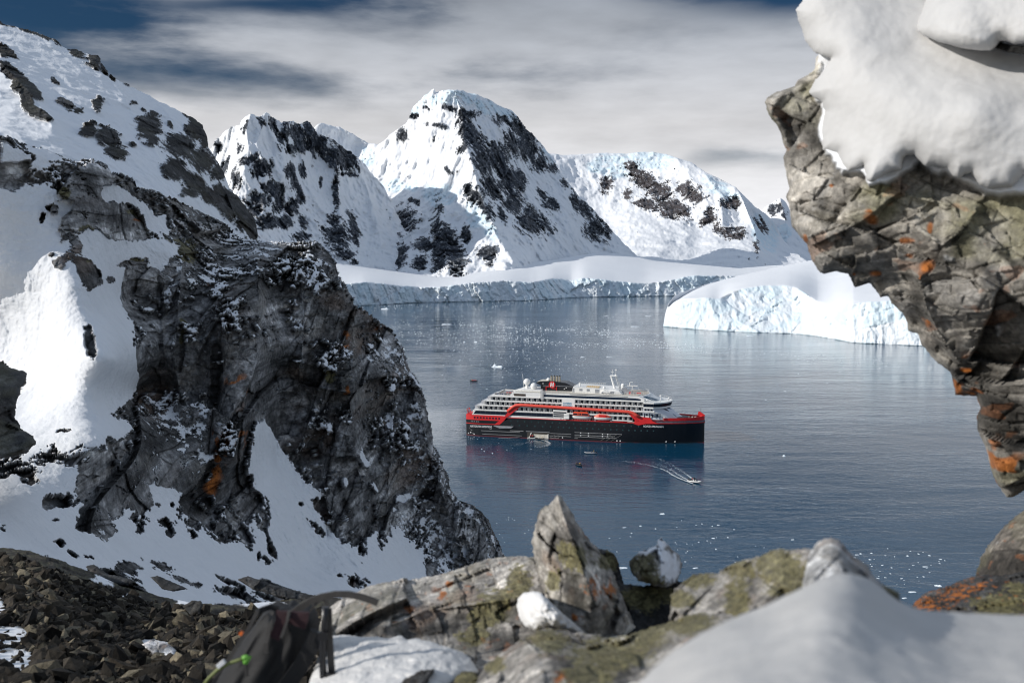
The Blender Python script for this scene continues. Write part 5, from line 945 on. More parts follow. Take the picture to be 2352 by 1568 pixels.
# bow tip post
MB().prism([(132.8, 15.4), (136.9, 15.2), (137.0, 15.7), (134.2, 17.6), (133.4, 17.7)], YC - .35, YC + .35, 'y').build("bow_post", red, ship)
m = MB(); m.tube([(134.6, YC, 17.0), (134.6, YC, 19.6)], .09, 6); m.tube([(134.1, YC, 18.7), (135.1, YC, 18.7)], .06, 6); m.build("jackstaff", dgrey, ship)
# decks
MB().prism([(24, .2), (101, .2), (101, BE - .2), (24, BE - .2)], 11.2, 11.42, 'z').build("main_deck", white, ship)
pl = [(101, YC - half(101, 13) + .3)] + [(x, YC - half(x, 13.6) + .35) for x in xs_bow if x < 136] ; pl = pl + [(x, 2 * YC - y) for x, y in pl[::-1]]
MB().prism(pl, 13.3, 13.5, 'z').build("foredeck", teak, ship)
MB().prism([(123.4 + 4.6 * math.cos(t), YC + 4.6 * math.sin(t)) for t in [2 * math.pi * k / 28 for k in range(28)]], 13.76, 14.5, 'z').build("foredeck_platform", dgrey, ship)
m = MB()
for x in (127.5, 129.5, 131.2): m.box(x, x + .9, YC - 1.6, YC - .9, 13.75, 14.6); m.box(x, x + .9, YC + .9, YC + 1.6, 13.75, 14.6)
m.each("mooring_winch", cream, ship)
# portholes
pm = MB(); pm.box(-.42, .42, -.05, .05, -.42, .42)
def porthole(x, z, w=1.0):
    global p0
    if 'p0' not in globals(): p0 = pm.build("porthole", portl, ship); o = p0
    else: o = p0.copy(); col.objects.link(o); o.parent = ship
    y = YC - half(x, z) - .02; a = math.atan2(half(x + .5, z) - half(x - .5, z), 1.0)
    o.location = (x, y, z); o.rotation_euler = (0, 0, -a if False else -a * 1.0); o.scale = (w, 1, w)
for x in np.arange(27.5, 104, 4.1): porthole(x, 9.6, .8)
for x in list(np.arange(28, 56, 4.6)) + list(np.arange(58.5, 112, 3.4)): porthole(x, 7.2, .85)
for x in (105, 107.5, 110, 112.5, 115): porthole(x, 9.2, .8)
sw = MB(); sw.box(-.55, .55, -.06, .06, -.55, .55); q0 = None
for k in range(9):
    x = 5.6 + k * 1.86; o = sw.build("stern_window", glass, ship) if q0 is None else q0.copy()
    if q0 is None: q0 = o
    else: col.objects.link(o); o.parent = ship
    o.location = (x, YC - half(x, 10.7) - .05, 10.75); o.scale = (.85, 1, .9)
# rubbing strakes and hull lines
m = MB()
def strake(x0, x1, z, h=.16):
    n = max(2, int((x1 - x0) / 6)); xs = np.linspace(x0, x1, n)
    rings = [[(x, YC - half(x, z) - .10, z), (x, YC - half(x, z) + .05, z), (x, YC - half(x, z) + .05, z + h), (x, YC - half(x, z) - .10, z + h)] for x in xs]
    m.loft(rings)
for a in [(2, 16, 4.3), (3, 33, 3.1), (27, 35, 3.9, .2), (4, 34, 1.2, .14), (49, 63, 3.4), (49, 63, 2.0), (65, 92, 4.6), (65, 88, 3.2), (65, 89, 2.2), (65, 67, 1.2), (48, 56, .7)]: strake(*a)
m.build("hull_stripe", mat("stripe_grey", (.42, .42, .42), .5), ship)
m = MB()
for k in range(3):
    for (x0, x1) in ((80 + 3 * k, 86 + 3 * k), (50 + 2.2 * k, 53.5 + 2.2 * k)): m.tube([(x0, YC - half(x0, .6) - .1, .6), (x1, YC - half(x1, 4.4 if x0 > 60 else 2.6) - .1, 4.4 if x0 > 60 else 2.6)], .09, 5)
m.each("hull_stripe", mat("stripe_dark", (.10, .10, .10), .5), ship)
m = MB()
for x, z in ((3, 1.7), (1.5, 1.1), (5.2, .9), (89.2, .9), (91, .9), (116.2, 1.0), (121.0, 1.0), (68.5, 4.5), (73, 4.5), (81, 4.4), (84, 4.4), (68.5, 3.1), (73, 3.1), (81, 3.1), (84, 3.1), (58, 1.3)):
    m.box(x - .32, x + .32, YC - half(x, z) - .06, YC - half(x, z) + .1, z - .3, z + .3)
m.each("draught_mark", textw, ship)
m = MB()
for x in (3.2, 4.0, 5.1, 6.6, 7.6): m.box(x, x + .5, YC - half(x, 8.4) - .04, YC - half(x, 8.4) + .1, 8.1, 8.7)
m.each("stern_fitting", grey, ship)
# stern shell door and side boat door
MB().prism([(17.3, 6.55), (29.3, 6.55), (28.0, 5.6), (21, 5.3)], -1.3, .1, 'y').build("stern_platform", grey, ship)
door = MB().box(37.2, 50.2, -.12, .2, .35, 3.9).build("boat_door", mat("door_interior", (.05, .045, .04), .8), ship)
m = MB(); m.box(41.2, 49.8, -.25, -.13, .7, 2.6); m.build("loading_bay", cream, door)
m = MB(); m.prism([(38.2, .5), (38.7, .5), (40.0, 3.4), (39.5, 3.4)], -.4, -.13, 'y'); m.prism([(49.4, .6), (49.8, .6), (49.8, 3.0), (49.4, 3.0)], -.4, -.13, 'y'); m.box(37.4, 49.9, -.9, -.13, .25, .5); m.build("door_frame", white, door)
m = MB(); m.box(36.6, 50.4, -.5, .1, 3.9, 4.15); m.build("door_flap", grey, door)
m = MB()
for k, x in enumerate((42.4, 44.8, 47.2)): m.box(x, x + .12, -.27, -.24, .8, 2.5)
m.each("door_rib", dgrey, door)
# ---- superstructure
MB().box(4.4, 60, .35, BE - .35, 11.4, 15.05).build("lounge_deck", white, ship)
m = MB(); m.prism([(4.6, 12.75), (56.5, 12.75), (56.5, 14.95), (6.4, 14.95)], .28, BE - .28, 'y'); m.build("lounge_window", glass, ship)
m = MB()
for x in np.arange(9, 56, 3.05): m.box(x, x + .10, .22, .29, 12.75, 14.95)
m.each("window_mullion", dgrey, ship)
MB().box(4.0, 60, .12, BE - .12, 12.35, 12.78).build("white_sill", white, ship)
# midships boat recess
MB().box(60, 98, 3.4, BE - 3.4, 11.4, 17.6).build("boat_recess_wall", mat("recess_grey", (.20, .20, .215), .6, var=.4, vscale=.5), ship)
# three balcony decks
floors = [(15.0, 5.2, 6.6, 108.5), (17.85, 8.9, 10.6, 110.0), (20.65, 12.8, 14.4, 105.5)]
for z, xa, xb_, xe in floors:
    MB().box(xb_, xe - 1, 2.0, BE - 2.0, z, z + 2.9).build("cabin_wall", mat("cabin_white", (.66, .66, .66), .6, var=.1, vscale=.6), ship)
    m = MB()
    for s in (0, 1):
        y0, y1 = (-.02, 2.05) if s == 0 else (BE - 2.05, BE + .02)
        m.box(xa + 2.6, xe, y0, y1, z - .14, z + .10)                                     # floor
        m.prism([(xa - .2, z - .1), (xe, z - .1), (xe, z + .72), (xb_ + 2.6, z + .72), (xb_ + .6, z + 1.25), (xa + 2.2, z + 1.45)], y0 if s == 0 else BE - .10, .12 if s == 0 else y1, 'y')
    m.box(xa + .2, xa + 3.0, .1, BE - .1, z - .1, z + .75)
    m.build("balcony_parapet", white, ship)
    dm = MB(); wm = MB(); x = xb_ + 1.2; k = 0
    while x < xe - 3.2:
        w = 1.5 if (k * 7 + int(z)) % 3 else 1.05
        dm.box(x + .55, x + .55 + w, 1.93, 1.99, z + .1, z + 2.35); k += 1; x += 3.05
    dm.each("balcony_door", glass, ship)
    bd = None; x = xb_ + .9
    while x < xe - 1:
        if bd is None:
            b_ = MB(); b_.prism([(.35, z + .1), (2.0, z + .1), (2.0, z + 2.75), (.75, z + 2.75), (.35, z + 1.5)], 0, .12, 'x'); bd = b_.build("balcony_divider", white, ship); o = bd
        else: o = bd.copy(); col.objects.link(o); o.parent = ship
        o.location = (x, 0, 0); x += 3.05
    pm2 = MB()
    for x in np.arange(xb_ + 2.2, xe, 3.05): pm2.box(x, x + .08, .02, .1, z + .72, z + 2.72)
    for x in np.arange(xb_ + 2.0, xe, 3.05): pm2.box(x - .1, x + .7, .9, 1.5, z + .1, z + .85)
    pm2.build("balcony_post", mat("post_grey", (.45, .45, .46), .5), ship)
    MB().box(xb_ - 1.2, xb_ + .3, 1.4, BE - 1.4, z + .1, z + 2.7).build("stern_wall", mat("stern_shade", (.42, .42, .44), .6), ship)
# hybrid panel and grey window stacks beside it
m = MB(); m.box(57.6, 65.0, -.10, 1.95, 17.9, 23.4); m.build("white_panel", white, ship)
m = MB()
for z in (17.2, 18.4, 14.2, 15.3, 13.1): m.box(52.6, 59.6 if z > 16 else 60.2, -.14, -.02, z, z + .75)
m.each("slot_window", glass, ship)
MB().box(52.4, 60.5, -.09, 1.9, 12.8, 19.4).build("white_panel", white, ship)
# upper fascia, observation deck
fas = [(16.4, 23.35), (104.5, 23.35), (104.5, 24.0), (29, 24.0), (26.5, 24.55), (17.6, 24.75)]
m = MB(); m.prism(fas, -.05, .25, 'y'); m.prism(fas, BE - .25, BE + .05, 'y'); m.box(16.5, 104, .2, BE - .2, 23.35, 23.7); m.box(16.5, 17.2, .1, BE - .1, 23.35, 24.6); m.build("upper_fascia", white, ship)
MB().box(17.3, 30, .4, BE - .4, 23.7, 23.8).build("pool_deck", teak, ship)
m = MB()
for x in np.arange(17.5, 27, 1.1): m.box(x, x + .12, .1, .2, 24.6, 25.7)
m.box(17.4, 27, .08, .18, 25.65, 25.75); m.build("pool_deck_rail", grey, ship)
MB().prism([(26.5, 23.9), (104, 23.9), (104.5, 24.9), (101, 26.7), (30.5, 26.7), (28.2, 26.0)], .25, BE - .25, 'y').build("observation_deck", white, ship)
m = MB(); m.prism([(29.4, 24.2), (36.2, 24.2), (36.2, 25.6), (29.0, 25.6)], .16, .3, 'y'); m.build("terrace_opening", mat("terrace_dark", (.07, .05, .04), .7, var=.6, vscale=1.6), ship)
m = MB(); m.prism([(46.0, 24.35), (102.3, 24.15), (102.3, 24.95), (99.5, 25.35), (90, 25.55), (60, 25.6), (46, 25.7)], .14, .3, 'y'); m.build("panorama_window", mat("navy_glass", (.010, .022, .045), .12), ship)
m = MB()
for x in np.arange(48, 102, 1.55): m.box(x, x + .07, .10, .16, 24.3, 25.5)
m.build("window_mullion", dgrey, ship)
MB().prism([(62, 26.15), (95, 25.95), (95, 26.2), (62, 26.4)], .12, .3, 'y').build("dark_line", dgrey, ship)
MB().box(30, 101, .1, BE - .1, 26.7, 26.95).build("roof_deck", cream, ship)
m = MB(); m.box(45.5, 46.4, -.25, .2, 22.7, 28.2); m.box(44.6, 47.4, -.3, .4, 26.9, 27.1); m.box(44.9, 45.1, -.3, -.1, 23, 27.8); m.box(46.8, 47.0, -.3, -.1, 23, 27.8); m.build("side_ladder", mat("ladder_grey", (.5, .5, .5), .5), ship)
m = MB()
for x in np.arange(30.5, 95, 1.6): m.box(x, x + .10, .25, .35, 26.95, 28.0)
m.box(30.5, 95, .26, .34, 27.95, 28.06); m.build("roof_rail", mat("rail_white", (.66, .65, .62), .5), ship)
# funnel
f = MB(); f.prism([(40.5, 31.4), (43, 32.3), (51, 32.5), (58, 31.9), (62.5, 30.0), (63.2, 29.1), (62.4, 27.0), (43.5, 27.0), (43.5, 30.0)], 7.0, 16.6, 'y')
fun = f.build("funnel", black, ship)
MB().prism([(41.0, 31.75), (45.5, 32.5), (48, 32.6), (42.5, 32.35)], 8, 15.6, 'y').build("funnel_lip", cream, fun)
m = MB(); m.box(45, 62, 6.85, 7.0, 29.75, 29.95); m.build("funnel_stripe", grey, fun)
m = MB()
for x in (49.2, 50.9, 52.5, 54.1): m.tube([(x, 9.6 + .5 * (x % 2), 31.5), (x, 9.6 + .5 * (x % 2), 35.2)], .62, 12)
for i, mm in enumerate([m]): mm.each("exhaust_pipe", steel, fun)
m = MB()
for x in (49.2, 50.9, 52.5, 54.1): m.tube([(x, 9.6 + .5 * (x % 2), 35.2), (x, 9.6 + .5 * (x % 2), 35.6)], .5, 12)
m.each("exhaust_mouth", rubber, fun)
MB().ball((47.2, 11, 33.0), 1.15, sz=.9).build("small_dome", white, fun, smooth=True)
em = MB(); em.prism([(50.3 + 1.95 * math.cos(t), 30.6 + 1.95 * math.sin(t)) for t in [2 * math.pi * k / 32 for k in range(32)]], 6.55, 6.9, 'y')
emb = em.build("round_emblem", red, fun)
m = MB(); m.prism([(49.3, 29.4), (49.85, 29.4), (49.95, 30.25), (50.75, 30.75), (50.6, 29.4), (51.15, 29.4), (51.35, 31.9), (50.85, 31.9), (50.78, 31.05), (49.98, 30.55), (50.1, 31.9), (49.55, 31.9)], 6.42, 6.54, 'y'); m.build("emblem_mark", textw, emb)
m = MB()
for (x0, x1, z0, z1) in ((46.6, 47.0, 27.3, 29.5), (46.6, 48.6, 29.2, 29.5), (52.9, 53.2, 27.2, 29.6), (50.2, 53, 28.3, 28.55)): m.box(x0, x1, 6.4, 6.9, z0, z1)
m.build("red_frame", red, fun)
m = MB()
for x, z in ((58.3, 28.9), (57.2, 28.2), (44.6, 30.9)): m.box(x, x + .6, 6.8, 6.96, z, z + .4)
m.each("funnel_light", textw, fun)
# satellite domes
def dome(x, y, z0, zc, r, mt=white):
    d = MB(); d.tube([(x, y, z0), (x, y, zc - r * .6)], r * .42, 14); d.build("dome_pedestal", mt, ship)
    MB().ball((x, y, zc), r, 22, 15).build("radar_dome", mt, ship, smooth=True)
dome(35.2, 7.5, 26.9, 31.7, 1.95); dome(39.9, 5.0, 26.9, 29.6, 1.95)
MB().prism([(27.5, 26.2), (33.5, 27.9), (45, 27.9), (45, 26.9), (30, 26.6)], 1.6, 16, 'y').build("dome_platform", white, ship)
m = MB(); m.tube([(33.3, 8, 27.9), (32.4, 8, 36.2)], .10, 6); m.build("whip_antenna", white, ship)
m = MB(); m.prism([(18.5, 23.8), (25.6, 23.8), (25.0, 25.4), (20.4, 25.2)], 9, 15, 'y'); m.build("pool_bar", grey, ship)
# deckhouse with helipad mark, amidships roof
MB().prism([(62.5, 26.95), (92, 26.95), (91, 28.6), (88, 29.2), (63.3, 30.2)], 3.2, 20.4, 'y').build("roof_house", white, ship)
m = MB()
for x in (67.0, 71.2): m.box(x, x + 1.6, 3.05, 3.2, 28.1, 29.3)
m.box(76, 78.4, 3.05, 3.2, 27.2, 29.3); m.each("louvre", grey, ship)
m = MB(); m.box(70, 77.5, 6, 13, 30.0 - .25, 30.02); m.build("sun_deck", mat("deck_yellow", (.62, .40, .14), .7, var=.1), ship)
m = MB()
for x in np.arange(64, 80, 1.1): m.box(x, x + .1, 3.5, 3.6, 29.4, 31.2); m.box(x, x + .1, 17, 17.1, 29.4, 31.2)
for z in (30.3, 31.15): m.box(64, 80, 3.5, 3.6, z, z + .1); m.box(64, 80, 17, 17.1, z, z + .1)
m.build("roof_rail", MATS["rail_white"], ship)
MB().tube([(66.2, 9, 29.8), (66.2, 9, 31.9)], .45, 10).build("vent_pipe", white, ship)
m = MB()
for k in range(8): m.box(62.8 + .05 * k, 64, 3.06, 3.2, 27.2 + .3 * k, 27.35 + .3 * k)
m.each("louvre", grey, ship)
# masts
mast = MB(); mast.tube([(86.3, YC - 1.5, 28.8), (84.3, YC - 1.5, 35.0), (84.0, YC - 1.5, 36.2)], [.75, .55, .5], 8); mast.tube([(89.0, YC + 1.0, 28.8), (86.4, YC + 1.0, 36.0), (86.2, YC + 1, 37.0)], [.75, .55, .5], 8)
mast.box(83.2, 87.2, YC - 2.1, YC + 1.6, 36.1, 36.5); ms = mast.build("twin_mast", white, ship)
m = MB(); m.tube([(84.6, YC - 1, 36.4), (84.6, YC - 1, 40.0)], .12, 6); m.tube([(86.5, YC, 36.4), (86.5, YC, 40.2)], .14, 6); m.box(83.8, 85.4, YC - 1.1, YC - .9, 38.4, 38.6); m.box(85.9, 87.1, YC - .1, YC + .1, 39.5, 39.9); m.build("mast_aerial", white, ms)
for (x, y, z, r) in ((90.6, 12, 30.9, 1.15), (80.8, 6.0, 29.9, .85)):
    d = MB(); d.tube([(x, y, z - 2.2), (x, y, z)], r * .8, 12); d.ball((x, y, z), r); d.build("satellite_dome", white, ship, smooth=True)
m = MB(); m.tube([(96.4, 9, 27), (96.4, 9, 31.2)], .25, 8); m.box(93.4, 99.4, 8.8, 9.2, 31.0, 31.4); m.build("radar_scanner", white, ship)
m = MB(); m.tube([(94.3, 14, 27), (94.3, 14, 32.4)], .3, 8); m.box(92.6, 96, 13.8, 14.2, 32.4, 32.7); m.build("radar_scanner", white, ship)
m = MB(); m.box(89.5, 95.5, 4.6, 5.2, 26.95, 29.6); m.box(91, 93.5, 6, 8, 29, 30.2); m.build("mast_house", grey, ship)
MB().prism([(79.0, 26.9), (92, 26.9), (90, 28.9), (84, 28.6), (81.5, 29.3)], 1.0, 3.1, 'y').build("name_board", white, ship)
m = MB(); m.prism([(84.5, 27.2), (87, 27.2), (87.3, 28.7), (85.3, 28.7)], .9, 1.0, 'y'); m.box(80.2, 81.0, .9, 1.0, 27.2, 28.2); m.each("louvre", grey, ship)
# forward sun deck
m = MB()
fr = [(93, 2.0), (98, 1.6), (102.5, 3.2), (104.8, 7), (105.4, YC), (104.8, 16.6), (102.5, 20.4), (98, 22)]
for (xa, ya), (xb, yb) in zip(fr[:-1], fr[1:]):
    for t in (0, .33, .66):
        x = xa + (xb - xa) * t; y = ya + (yb - ya) * t; m.box(x, x + .12, y, y + .12, 26.9, 28.4)
    for z in (27.5, 28.3): m.tube([(xa, ya, z), (xb, yb, z)], .07, 5)
m.build("sun_deck_rail", MATS["rail_white"], ship)
MB().prism([(93, 2), (98, 1.6), (102.5, 3.2), (104.8, 7), (105.4, YC), (104.8, 16.6), (102.5, 20.4), (98, 22), (93, 21.6)], 26.9, 27.0, 'z').build("sun_deck", mat("pale_deck", (.50, .43, .35), .7, var=.15), ship)
m = MB(); m.box(95.3, 96.2, 4, 4.6, 27, 28.3); m.box(99.0, 101.4, 8, 9, 27.0, 27.5); m.each("red_deck_box", red, ship)
# sloping forward roof with skylight and bridge
ro = MB()
top = [(100.5, .4, 26.75), (104.4, 3.6, 26.8), (106.4, YC, 26.9), (104.4, 20, 26.8), (100.5, BE - .4, 26.75)]
bot = [(104.2, .2, 23.3), (110.5, 3.4, 23.3), (114.2, YC, 23.3), (110.5, 20.2, 23.3), (104.2, BE - .2, 23.3)]
ro.loft([top, bot], close=True); ro.build("forward_roof", white, ship)
def quad(a, b, c, d, off): return [tuple(Vector(p) + Vector(off)) for p in (a, b, c, d)]
def lerp3(a, b, t): return tuple(Vector(a).lerp(Vector(b), t))
def patch(A, B, C, D, u0, u1, v0, v1, off):
    """plate lying on the face A-B (top edge), D-C (bottom edge)"""
    def P(u, v): return Vector(lerp3(lerp3(A, B, u), lerp3(D, C, u), v))
    q = [P(u0, v0), P(u1, v0), P(u1, v1), P(u0, v1)]; n = (q[1] - q[0]).cross(q[3] - q[0]).normalized()
    if n.x < 0: n = -n
    return [tuple(p + n * off) for p in q], [tuple(p - n * .05) for p in q]
def plate(name, mt, *args):
    a, b = patch(*args); MB().loft([b, a]).build(name, mt, ship)
plate("skylight", blueglass, top[0], top[1], bot[1], bot[0], .3, .98, .12, .86, .06)
plate("skylight", blueglass, top[1], top[2], bot[2], bot[1], .04, .6, .12, .86, .06)
bp = [(104.0, -.9), (109.6, -.9), (113.2, 1.2), (116.0, 4.5), (117.8, 8.2), (118.4, YC)]
full = bp + [(x, 2 * YC - y) for x, y in bp[-2::-1]]
def inset(pts, k): return [(104 + (x - 104) * k, YC + (y - YC) * k) for x, y in pts]
MB().loft([[(x, y, 20.75) for x, y in inset(full, .965)], [(x, y, 22.75) for x, y in inset(full, 1.0)]]).build("bridge_window", glass, ship)
m = MB()
for (xa, ya), (xb, yb) in zip(full[:-1], full[1:]):
    n = 3
    for t in range(n):
        x = xa + (xb - xa) * t / n; y = ya + (yb - ya) * t / n; (xi, yi) = inset([(x, y)], .968)[0]
        m.tube([(xi, yi, 20.75), (x + .02 * (x - 104), y, 22.75)], .08, 4)
m.each("bridge_mullion", dgrey, ship)
MB().prism(inset(full, 1.03), 22.7, 23.35, 'z').build("bridge_roof", white, ship)
MB().prism(inset(full, .985), 19.9, 20.8, 'z').build("bridge_sill", white, ship)
m = MB()
for (x, y) in inset(full, .98)[::1]: m.box(x, x + .1, y, y + .1, 23.3, 24.5)
for (a, b) in zip(inset(full, .98)[:-1], inset(full, .98)[1:]): m.tube([(*a, 24.45), (*b, 24.45)], .06, 5)
m.build("bridge_rail", MATS["rail_white"], ship)
for (x, y, zt_, rr) in ((112.6, 6.5, 26.3, .55), (106, .4, 24.6, .55), (117.0, 9, 24.8, .45)):
    m = MB(); m.tube([(x, y, 23.3), (x, y, zt_)], .18, 8); m.ball((x, y, zt_), rr); m.build("searchlight", white, ship)
# front of the superstructure
ft = [(103.5, .3, 19.9), (109.0, .3, 19.9), (112.4, 2.6, 19.9), (115.2, 6.2, 19.9), (116.8, YC, 19.9)]
fb = [(103.5, .3, 13.7), (113.0, .6, 13.7), (118.2, 4.2, 13.7), (123.0, 8.0, 13.7), (125.6, YC, 13.7)]
mir = lambda L_: L_ + [(x, 2 * YC - y, z) for x, y, z in L_[-2::-1]]
MB().loft([mir(ft), mir(fb)]).build("bridge_front", mat("front_white_shaded", (.62, .64, .68), .5, var=.05), ship)  # bluish shade of the forward faces is put into this white
MB().box(97.5, 111.8, .02, .36, 17.6, 17.85).build("front_ledge", white, ship)
m = MB()
for x in np.arange(104.5, 109.5, 1.7): m.box(x, x + 1.0, .18, .32, 18.2, 19.6)
for x in np.arange(99.5, 112, 2.9): m.box(x, x + 1.2, .18, .32, 15.2, 17.0); m.box(x + 1.9, x + 2.3, -.2, .3, 14.9, 17.2)
m.each("front_window", glass, ship)
plate("front_window", glass, ft[2], ft[3], fb[3], fb[2], .25, .95, .10, .32, .06)
plate("front_window", blueglass, ft[3], ft[4], fb[4], fb[3], .1, .8, .08, .26, .06)
plate("front_window", blueglass, ft[3], ft[4], fb[4], fb[3], .1, .55, .5, .74, .06)
plate("front_window", blueglass, ft[2], ft[3], fb[3], fb[2], .7, 1.0, .58, .84, .06)
MB().loft([[(112.5, 1.1, 17.4), (115.6, 3.4, 16.2), (115.2, 3.6, 16.0), (112.5, 1.3, 16.9)], [(111, .4, 13.7), (118.5, 2.6, 13.7), (118.4, 4.4, 13.7), (111.2, 2.0, 13.7)]]).build("side_wing", white, ship)
# lower forward balconies between recess and bow flash
for z, xe in ((12.3, 97.8), (14.9, 100.4)):
    m = MB(); m.box(86.5, xe, .05, .25, z - .1, z + .55); m.box(86.5, xe, .05, 2, z - .1, z + .08); m.box(86.5, xe, 1.9, 2.3, z, z + 2.6); m.build("balcony_parapet", white, ship)
    m = MB()
    for x in np.arange(87.3, xe - 1.2, 2.95): m.box(x, x + 1.4, 1.82, 1.9, z + .1, z + 2.2)
    m.each("balcony_door", glass, ship)
    m = MB()
    for x in np.arange(86.6, xe, 2.95): m.box(x, x + .12, .3, 1.9, z, z + 2.6)
    m.build("balcony_divider", white, ship)
# red pipe frame around the boats
pipe = MB(); pipe.tube([(25.6, -.3, 15.2), (28.6, -.5, 17.7), (30.0, -.6, 18.6), (31.6, -.7, 19.05), (34, -.7, 19.2), (48, -.7, 18.9), (62, -.7, 18.55), (78, -.7, 18.15), (92, -.7, 17.85), (95.4, -.7, 17.75), (97.6, -.6, 17.3), (99.6, -.5, 16.3), (101.8, -.3, 14.9)], .86, 14)
pipe.build("red_pipe", salmon, ship, smooth=True)
m = MB(); m.prism([(23.4, 11.6), (25.3, 11.6), (33.6, 18.5), (30.0, 18.5), (26.5, 15.7)], -.35, -.05, 'y'); m.each("pipe_leg", red, ship)
m = MB(); m.prism([(94.5, 17.6), (96.5, 17.3), (101.5, 12.8), (99.8, 12.6)], -.3, -.05, 'y'); m.each("pipe_leg", red, ship)
# davits and deck gear in the recess
for x in (63.2, 74.6, 75.6, 85.6):
    m = MB(); m.tube([(x, 3.2, 11.5), (x, 1.2, 16.6), (x, .8, 17.4)], .22, 8); m.ball((x, .5, 17.2), .42); m.build("davit", white, ship)
m = MB()
for x in (76.0, 76.8, 85.2, 86.0, 62.6): m.box(x, x + .3, .6, 1.0, 11.4, 15.2)
m.each("davit_post", grey, ship)
m = MB(); m.box(58.5, 62.2, -.02, .25, 12.2, 15.4); m.build("liferaft_rack", cream, ship)
lr = None
for k in range(4):
    if lr is None:
        c_ = MB(); c_.tube([(58.9, -.5, 0), (61.8, -.5, 0)], .40, 10); lr = c_.build("liferaft_canister", white, ship, smooth=False); o = lr
    else: o = lr.copy(); col.objects.link(o); o.parent = ship
    o.location = (0, 0, 12.5 + .78 * k)
m = MB()
for k in range(8): m.box(63 + k * 1.4, 63.9 + k * 1.4, 1.6, 2.3, 11.42, 12.5)
m.box(95, 99.5, .4, 3, 11.42, 11.9); m.each("deck_locker", cream, ship)
# stern A-frame
m = MB(); m.tube([(1.5, 1.5, 12.4), (.6, 1.5, 15.2)], .22, 6); m.tube([(1.5, 6, 12.4), (.6, 6, 15.4)], .22, 6); m.tube([(.6, 1.5, 15.2), (.6, 6, 15.4)], .2, 6); m.tube([(2.6, 2, 11), (1.2, 2, 14.6)], .18, 6); m.box(.7, 3.2, 1.2, 4, 12.4, 12.9); m.build("stern_frame", red, ship)
# writing
def text(body, size, mt, x, z, xscale=1.0, y=-.12, bold=.02, rz=0.0, parent=ship):
    cu = bpy.data.curves.new("t", 'FONT'); cu.body = body; cu.size = size; cu.extrude = .03; cu.offset = bold; cu.space_character = 1.03
    t = bpy.data.objects.new("t", cu); col.objects.link(t); bpy.context.view_layer.update()
    me = bpy.data.meshes.new_from_object(t.evaluated_get(bpy.context.evaluated_depsgraph_get())); bpy.data.objects.remove(t); bpy.data.curves.remove(cu)
    me.name = "lettering"; me.materials.clear(); me.materials.append(mt)
    o = bpy.data.objects.new("lettering", me); col.objects.link(o); o.parent = parent
    o.location = (x, y, z); o.rotation_euler = (R(90), 0, rz); o.scale = (xscale, 1, 1); return o
text("HURTIGRUTEN EXPEDITIONS", 1.55, textw, 2.9, 5.1, .63, -.22, .03)
text("ROALD AMUNDSEN", 1.5, textw, 104.0, 9.35, .80, YC - half(104.0, 9.8) - .35, .03, -math.atan2(half(104, 9.8) - half(113.5, 9.8), 9.5) * -1)
text("HYBRID", 1.45, textb, 58.3, 20.6, .95, -.14, .03); text("POWERED", 1.3, textb, 58.2, 19.3, .86, -.14, .03)
text("ROALD AMUNDSEN", .75, texto, 80.6, 26.95 + .3, .9, .93, .01)

